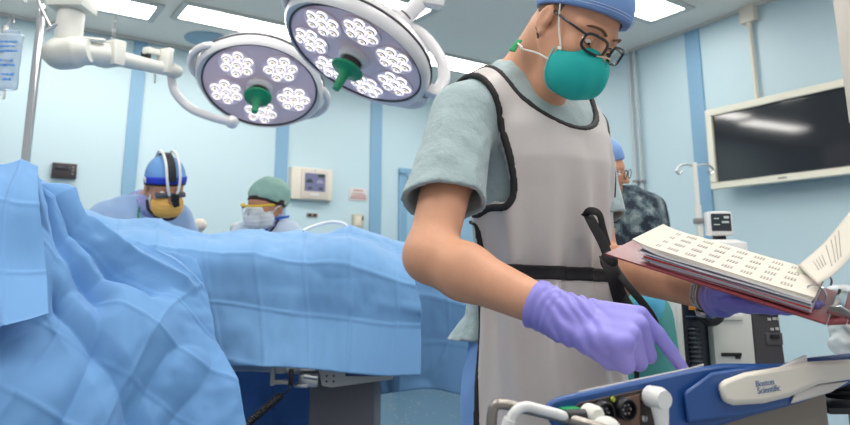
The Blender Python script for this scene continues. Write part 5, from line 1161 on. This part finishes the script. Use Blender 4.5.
# ---------------------------------------------------------------- blue console in the foreground
YL, YR = .90, 1.09
def yd(px): return YL + (px - 545) / 305 * (YR - YL)
pA, pB = P(545, 392, YL), P(850, 392, YR); dx_ = nrm(np.array([pB[0] - pA[0], pB[1] - pA[1], 0])); dy_ = np.array([-dx_[1], dx_[0], 0]); dy_ = dy_ if dy_[1] > 0 else -dy_
OD = np.array([pA[0], pA[1], 0])
def dpt(px, py, off=0.):
    q = on_plane(px, py, OD - dy_ * off, dy_); return float((q - OD) @ dx_), float(q[2])
dt_ = nrm(nrm([.22, 1, 0]) * math.cos(math.radians(13)) - UP * math.sin(math.radians(13)))
dvc = thing('blue_console', 'blue and cream tabletop console with round sockets, under the pointing finger', 'medical console', OD + dx_ * .25 + dy_ * .15 + UP * .85)
m_blue = mat('deep_blue_plastic', srgb(38, 80, 142), .35, bump=.03, bscale=400, coat=.15)
m_ivory = mat('ivory_plastic', srgb(226, 220, 206), .4)
def dprism(name, pts, off, depth, m, par, bevel=.004, mi=None):
    mb = MB(); mb.prism([dpt(x, y, off) for x, y in pts], OD - dy_ * off, dx_, UP, dt_, depth); return mb.build(name, m, par, bevel=bevel, angle=30)
shell = dprism('shell', [(543, 404), (556, 397), (578, 392), (640, 379), (700, 366.5), (722, 363), (783, 363), (810, 357), (860, 351.5), (900, 348), (900, 366), (856, 382), (800, 403), (748, 417), (690, 436), (560, 440), (548, 420)], 0, .24, m_blue, dvc, .007)
dprism('top_plate', [(578, 391), (640, 378), (690, 367.5), (704, 363.5), (704, 366), (640, 381), (580, 394)], -.012, .21, m_ivory, dvc, .001)
dprism('facet', [(684, 392), (712, 372), (756, 364.5), (782, 364.5), (800, 366), (800, 402), (745, 416), (688, 424)], .010, .012, m_blue, dvc, .006)
pn = dprism('socket_panel', [(566, 412), (580, 402), (650, 387), (662, 388), (668, 398), (667, 440), (568, 440)], .0015, .006, mat('brown_black_panel', srgb(66, 56, 54), .45), dvc, .002)
dprism('panel_plate', [(618, 399), (640, 394), (640, 440), (618, 440)], .003, .004, mat('copper_brown_plate', srgb(120, 92, 78), .45), pn, .001)
hnd = dprism('handle', [(719, 384), (726, 379), (745, 372), (783, 366), (812, 361), (852, 359), (900, 350), (900, 366), (852, 379), (820, 384), (790, 397), (765, 403), (735, 405), (724, 402)], .022, .02, m_ivory, dvc, .007)
dprism('handle_cheek', [(779, 367), (790, 362), (807, 354), (808, 362), (852, 360), (838, 365), (800, 369)], .012, .03, mat('white_plastic', srgb(232, 230, 226), .4), dvc, .003)
dprism('grip_recess', [(791, 404), (796, 391), (822, 384), (850, 381), (832, 392), (812, 398)], .014, .012, mat('grey_white_recess', srgb(206, 202, 196), .45), dvc, .003)
ls = dpt(765, 384, .022); le = dpt(785, 381, .022); sl = nrm(np.array([le[0] - ls[0], le[1] - ls[1]]))
tx = dx_ * sl[0] + UP * sl[1]; ty = nrm(np.cross(tx, dy_)) ; ty = ty if ty[2] > 0 else -ty
m_brand = mat('blue_lettering', srgb(92, 120, 162), .5)
for bdy, (px, py), sz in (('Boston', (765, 383), .0125), ('Scientific', (769, 389.5), .0125)):
    q = dpt(px, py, .0225); text(bdy, sz, OD - dy_ * .0225 + dx_ * q[0] + UP * q[1], tx, ty, m_brand, 'lettering', hnd)
def conn(px, py, r, m1, m2, name):
    q = dpt(px, py, .004); o = OD - dy_ * .004 + dx_ * q[0] + UP * q[1]; R = rot_to(-dy_)
    mb = MB(); mb.lathe([(r, 0), (r, .012), (r * .92, .014), (r * .8, .014), (r * .76, .006), (0, .006)], 28, o, R); c_ = mb.build(name, m1, dvc)
    for k in range(6): a = k * np.pi / 3; mb = MB(); mb.lathe([(r * .1, .006), (r * .1, .010), (0, .010)], 8, o + R @ np.array([r * .42 * math.cos(a), r * .42 * math.sin(a), 0]), R); mb.build('pin', m2, c_)
conn(600.5, 411.5, .0145, m_black, m_grey, 'round_socket'); conn(622.5, 408, .0145, m_black, m_grey, 'round_socket')
q = dpt(569, 411, .004); mb = MB(); mb.box(OD - dy_ * .006 + dx_ * (q[0] + .0) + UP * q[1], (.026, .016, .010), np.column_stack([dx_, -dy_, UP]), bev=.002); mb.build('green_latch', mat('green_plastic', srgb(28, 150, 84), .4), dvc)
mb = MB(); q = dpt(612, 399, .004); mb.lathe([(.003, 0), (.003, .004), (0, .004)], 10, OD - dy_ * .004 + dx_ * q[0] + UP * q[1], rot_to(-dy_)); mb.build('indicator', mat('yellow_green_led', srgb(170, 190, 60), .4), dvc)
for py in (398, 418): q = dpt(643, py, .004); mb = MB(); mb.lathe([(.0045, 0), (.0045, .004), (.002, .005), (0, .005)], 12, OD - dy_ * .004 + dx_ * q[0] + UP * q[1], rot_to(-dy_)); mb.build('screw', m_steel, dvc)
q = dpt(590, 417, .004); 
# stand under the console
bt = dpt(780, 420, -.02); x0_, x1_ = dpt(700, 420, -.02)[0], dpt(826, 420, -.02)[0]
stx = thing('console_stand', 'taupe pedestal carrying the blue console at the bottom right', 'stand', OD + dx_ * (x0_ + x1_) / 2 + dy_ * .14)
mb = MB(); pp = [dpt(660, 424, -.02), dpt(748, 409, -.02), dpt(800, 396, -.02), dpt(826, 386, -.02), dpt(830, 440, -.02)]; zz = [p[1] for p in pp]
mb.prism([(pp[0][0], .75), (pp[0][0], pp[0][1]), pp[1], pp[2], pp[3], (pp[4][0] + .004, .75)], OD + dy_ * .02, dx_, UP, dy_, .18); mb.build('tray', mat('taupe_plastic', srgb(132, 124, 112), .5), stx, bevel=.006)
mb = MB(); cst = OD + dx_ * (pp[0][0] + pp[4][0]) / 2 + dy_ * .11; mb.tube([cst + UP * .05, cst + UP * .76], .035, 20); mb.build('post', m_grey, stx)
mb = MB(); mb.lathe([(.2, 0), (.2, .03), (.06, .06)], 36, cst); mb.build('base', m_grey, stx)
# white elbow plug, its lead, the steel bail and the other lead
wp = dpt(657, 398, .02); W0 = OD - dy_ * .02 + dx_ * wp[0] + UP * wp[1]
el = thing('elbow_plug', 'white elbow plug in the right end of the socket panel', 'plug', W0)
mb = MB(); mb.tube([W0 + dy_ * .014, W0 - dy_ * .006, W0 - dy_ * .016], [.0145, .0155, .012], 20); mb.build('plug_head', m_white, el)
mb = MB(); mb.tube(spline([W0 - dy_ * .004 - UP * .006, W0 - dy_ * .006 - UP * .03, W0 - dy_ * .006 - UP * .06, W0 - dy_ * .004 - UP * .12], 14), np.interp(np.linspace(0, 1, 14), [0, .4, 1], [.0125, .009, .006]), 16); mb.build('lead', m_white, el)
def fp(px, py, Y=.88): return P(px, py, Y)
bl3 = thing('steel_bail', 'bent steel rail at the bottom in front of the grey apron', 'rail', fp(494, 430))
mb = MB(); mb.tube(spline([fp(491, 470), fp(491.5, 440), fp(492, 416), fp(495, 406), fp(502, 404), fp(520, 407.5), fp(560, 417, .87), fp(600, 428, .86), fp(640, 440, .86)], 50), .0066, 14); mb.build('rail', mat('dull_steel', srgb(150, 144, 136), .35, metal=1.), bl3)
ld = thing('white_lead', 'white lead curving over the steel rail into the socket panel', 'cable', fp(520, 415))
mb = MB(); mb.tube(spline([fp(500, 470, .86), fp(504, 440, .86), fp(510, 420, .855), fp(517, 410, .855), fp(527, 406.5, .86), fp(540, 409.5, .865), fp(556, 413.5, .865), fp(566, 417, .868)], 40), .0062, 14); mb.build('lead', m_white, ld)
mb = MB(); mb.tube(spline([fp(501, 462, .858), fp(505, 436, .857), fp(510, 419, .854)], 14), np.linspace(.0095, .008, 14), 16); mb.build('sleeve', m_white, ld)
mb = MB(); mb.tube([fp(565, 417, .868), fp(586, 416, .885)], [.009, .0085], 16); mb.build('strain_relief', m_black, ld)
mb = MB(); mb.lathe([(.014, -.004), (.014, .012), (.010, .018), (0, .018)], 20, fp(590, 415, .893), rot_to(-dy_)); mb.build('plug_collar', m_offw, ld)
k2 = fp(606, 428, .87); kb = thing('white_plug', 'white round plug head at the bottom edge below the round sockets', 'plug', k2)
mb = MB(); mb.sphere(k2, (.018, .014, .014)); mb.build('plug_head', m_offw, kb); mb = MB(); mb.tube([k2, k2 - UP * .06], .006, 12); mb.build('lead', m_white, kb)
# bagged item and cable at the right edge
bq = P(846, 318, 1.75)
bgi = thing('bagged_probe', 'black device in crumpled clear plastic at the right edge under the binder', 'bagged device', (bq[0], 1.75, 0))
m_clear = mat('crumpled_clear_plastic', srgb(232, 234, 234), .2, trans=.35, ior=1.15, spec=.7, alpha=.75)
sd_mesh('plastic_bag', lambda p: s_box(p, bq, (.048, .036, .09), r=.035) + .02 * (1 - np.abs(fbm(p, 24, 3))) - .012, bq - .16, bq + .16, .0045, m_clear, bgi)
mb = MB(); mb.box(bq + np.array([.012, 0, .03]), (.035, .03, .05), bev=.008); mb.build('device', m_black, bgi)
mb = MB(); mb.tube([(bq[0] + .02, 1.77, .02), bq + np.array([.02, .02, .03])], .013, 12); mb.lathe([(.12, 0), (.12, .02), (.03, .04)], 24, (bq[0] + .02, 1.77, 0)); mb.build('post', m_steel, bgi)
cl_ = P(842, 405, 1.25); sh_ = thing('side_shelf', 'small shelf with a coiled black cable at the bottom right corner', 'shelf', (cl_[0] + .1, 1.3, 0))
mb = MB(); mb.box((cl_[0] + .1, 1.33, P(842, 410, 1.25)[2]), (.26, .18, .012), bev=.003); mb.build('shelf', m_dark, sh_)
mb = MB(); mb.tube([(cl_[0] + .1, 1.36, .02), (cl_[0] + .1, 1.36, P(842, 411, 1.25)[2])], .02, 12); mb.lathe([(.15, 0), (.15, .02), (.03, .04)], 24, (cl_[0] + .1, 1.36, 0)); mb.build('post', m_grey, sh_)
cc = np.array([cl_[0] + .05, 1.29, P(842, 410, 1.25)[2] + .012]); t = np.linspace(0, 6 * np.pi, 90)
mb = MB(); mb.tube(np.column_stack([cc[0] + .05 * np.cos(t), cc[1] + .03 * np.sin(t), cc[2] + .0016 * t]), .004, 8); tag(mb.build('coiled_lead', m_black), 'black cable coiled on the small shelf at the bottom right', 'cable')
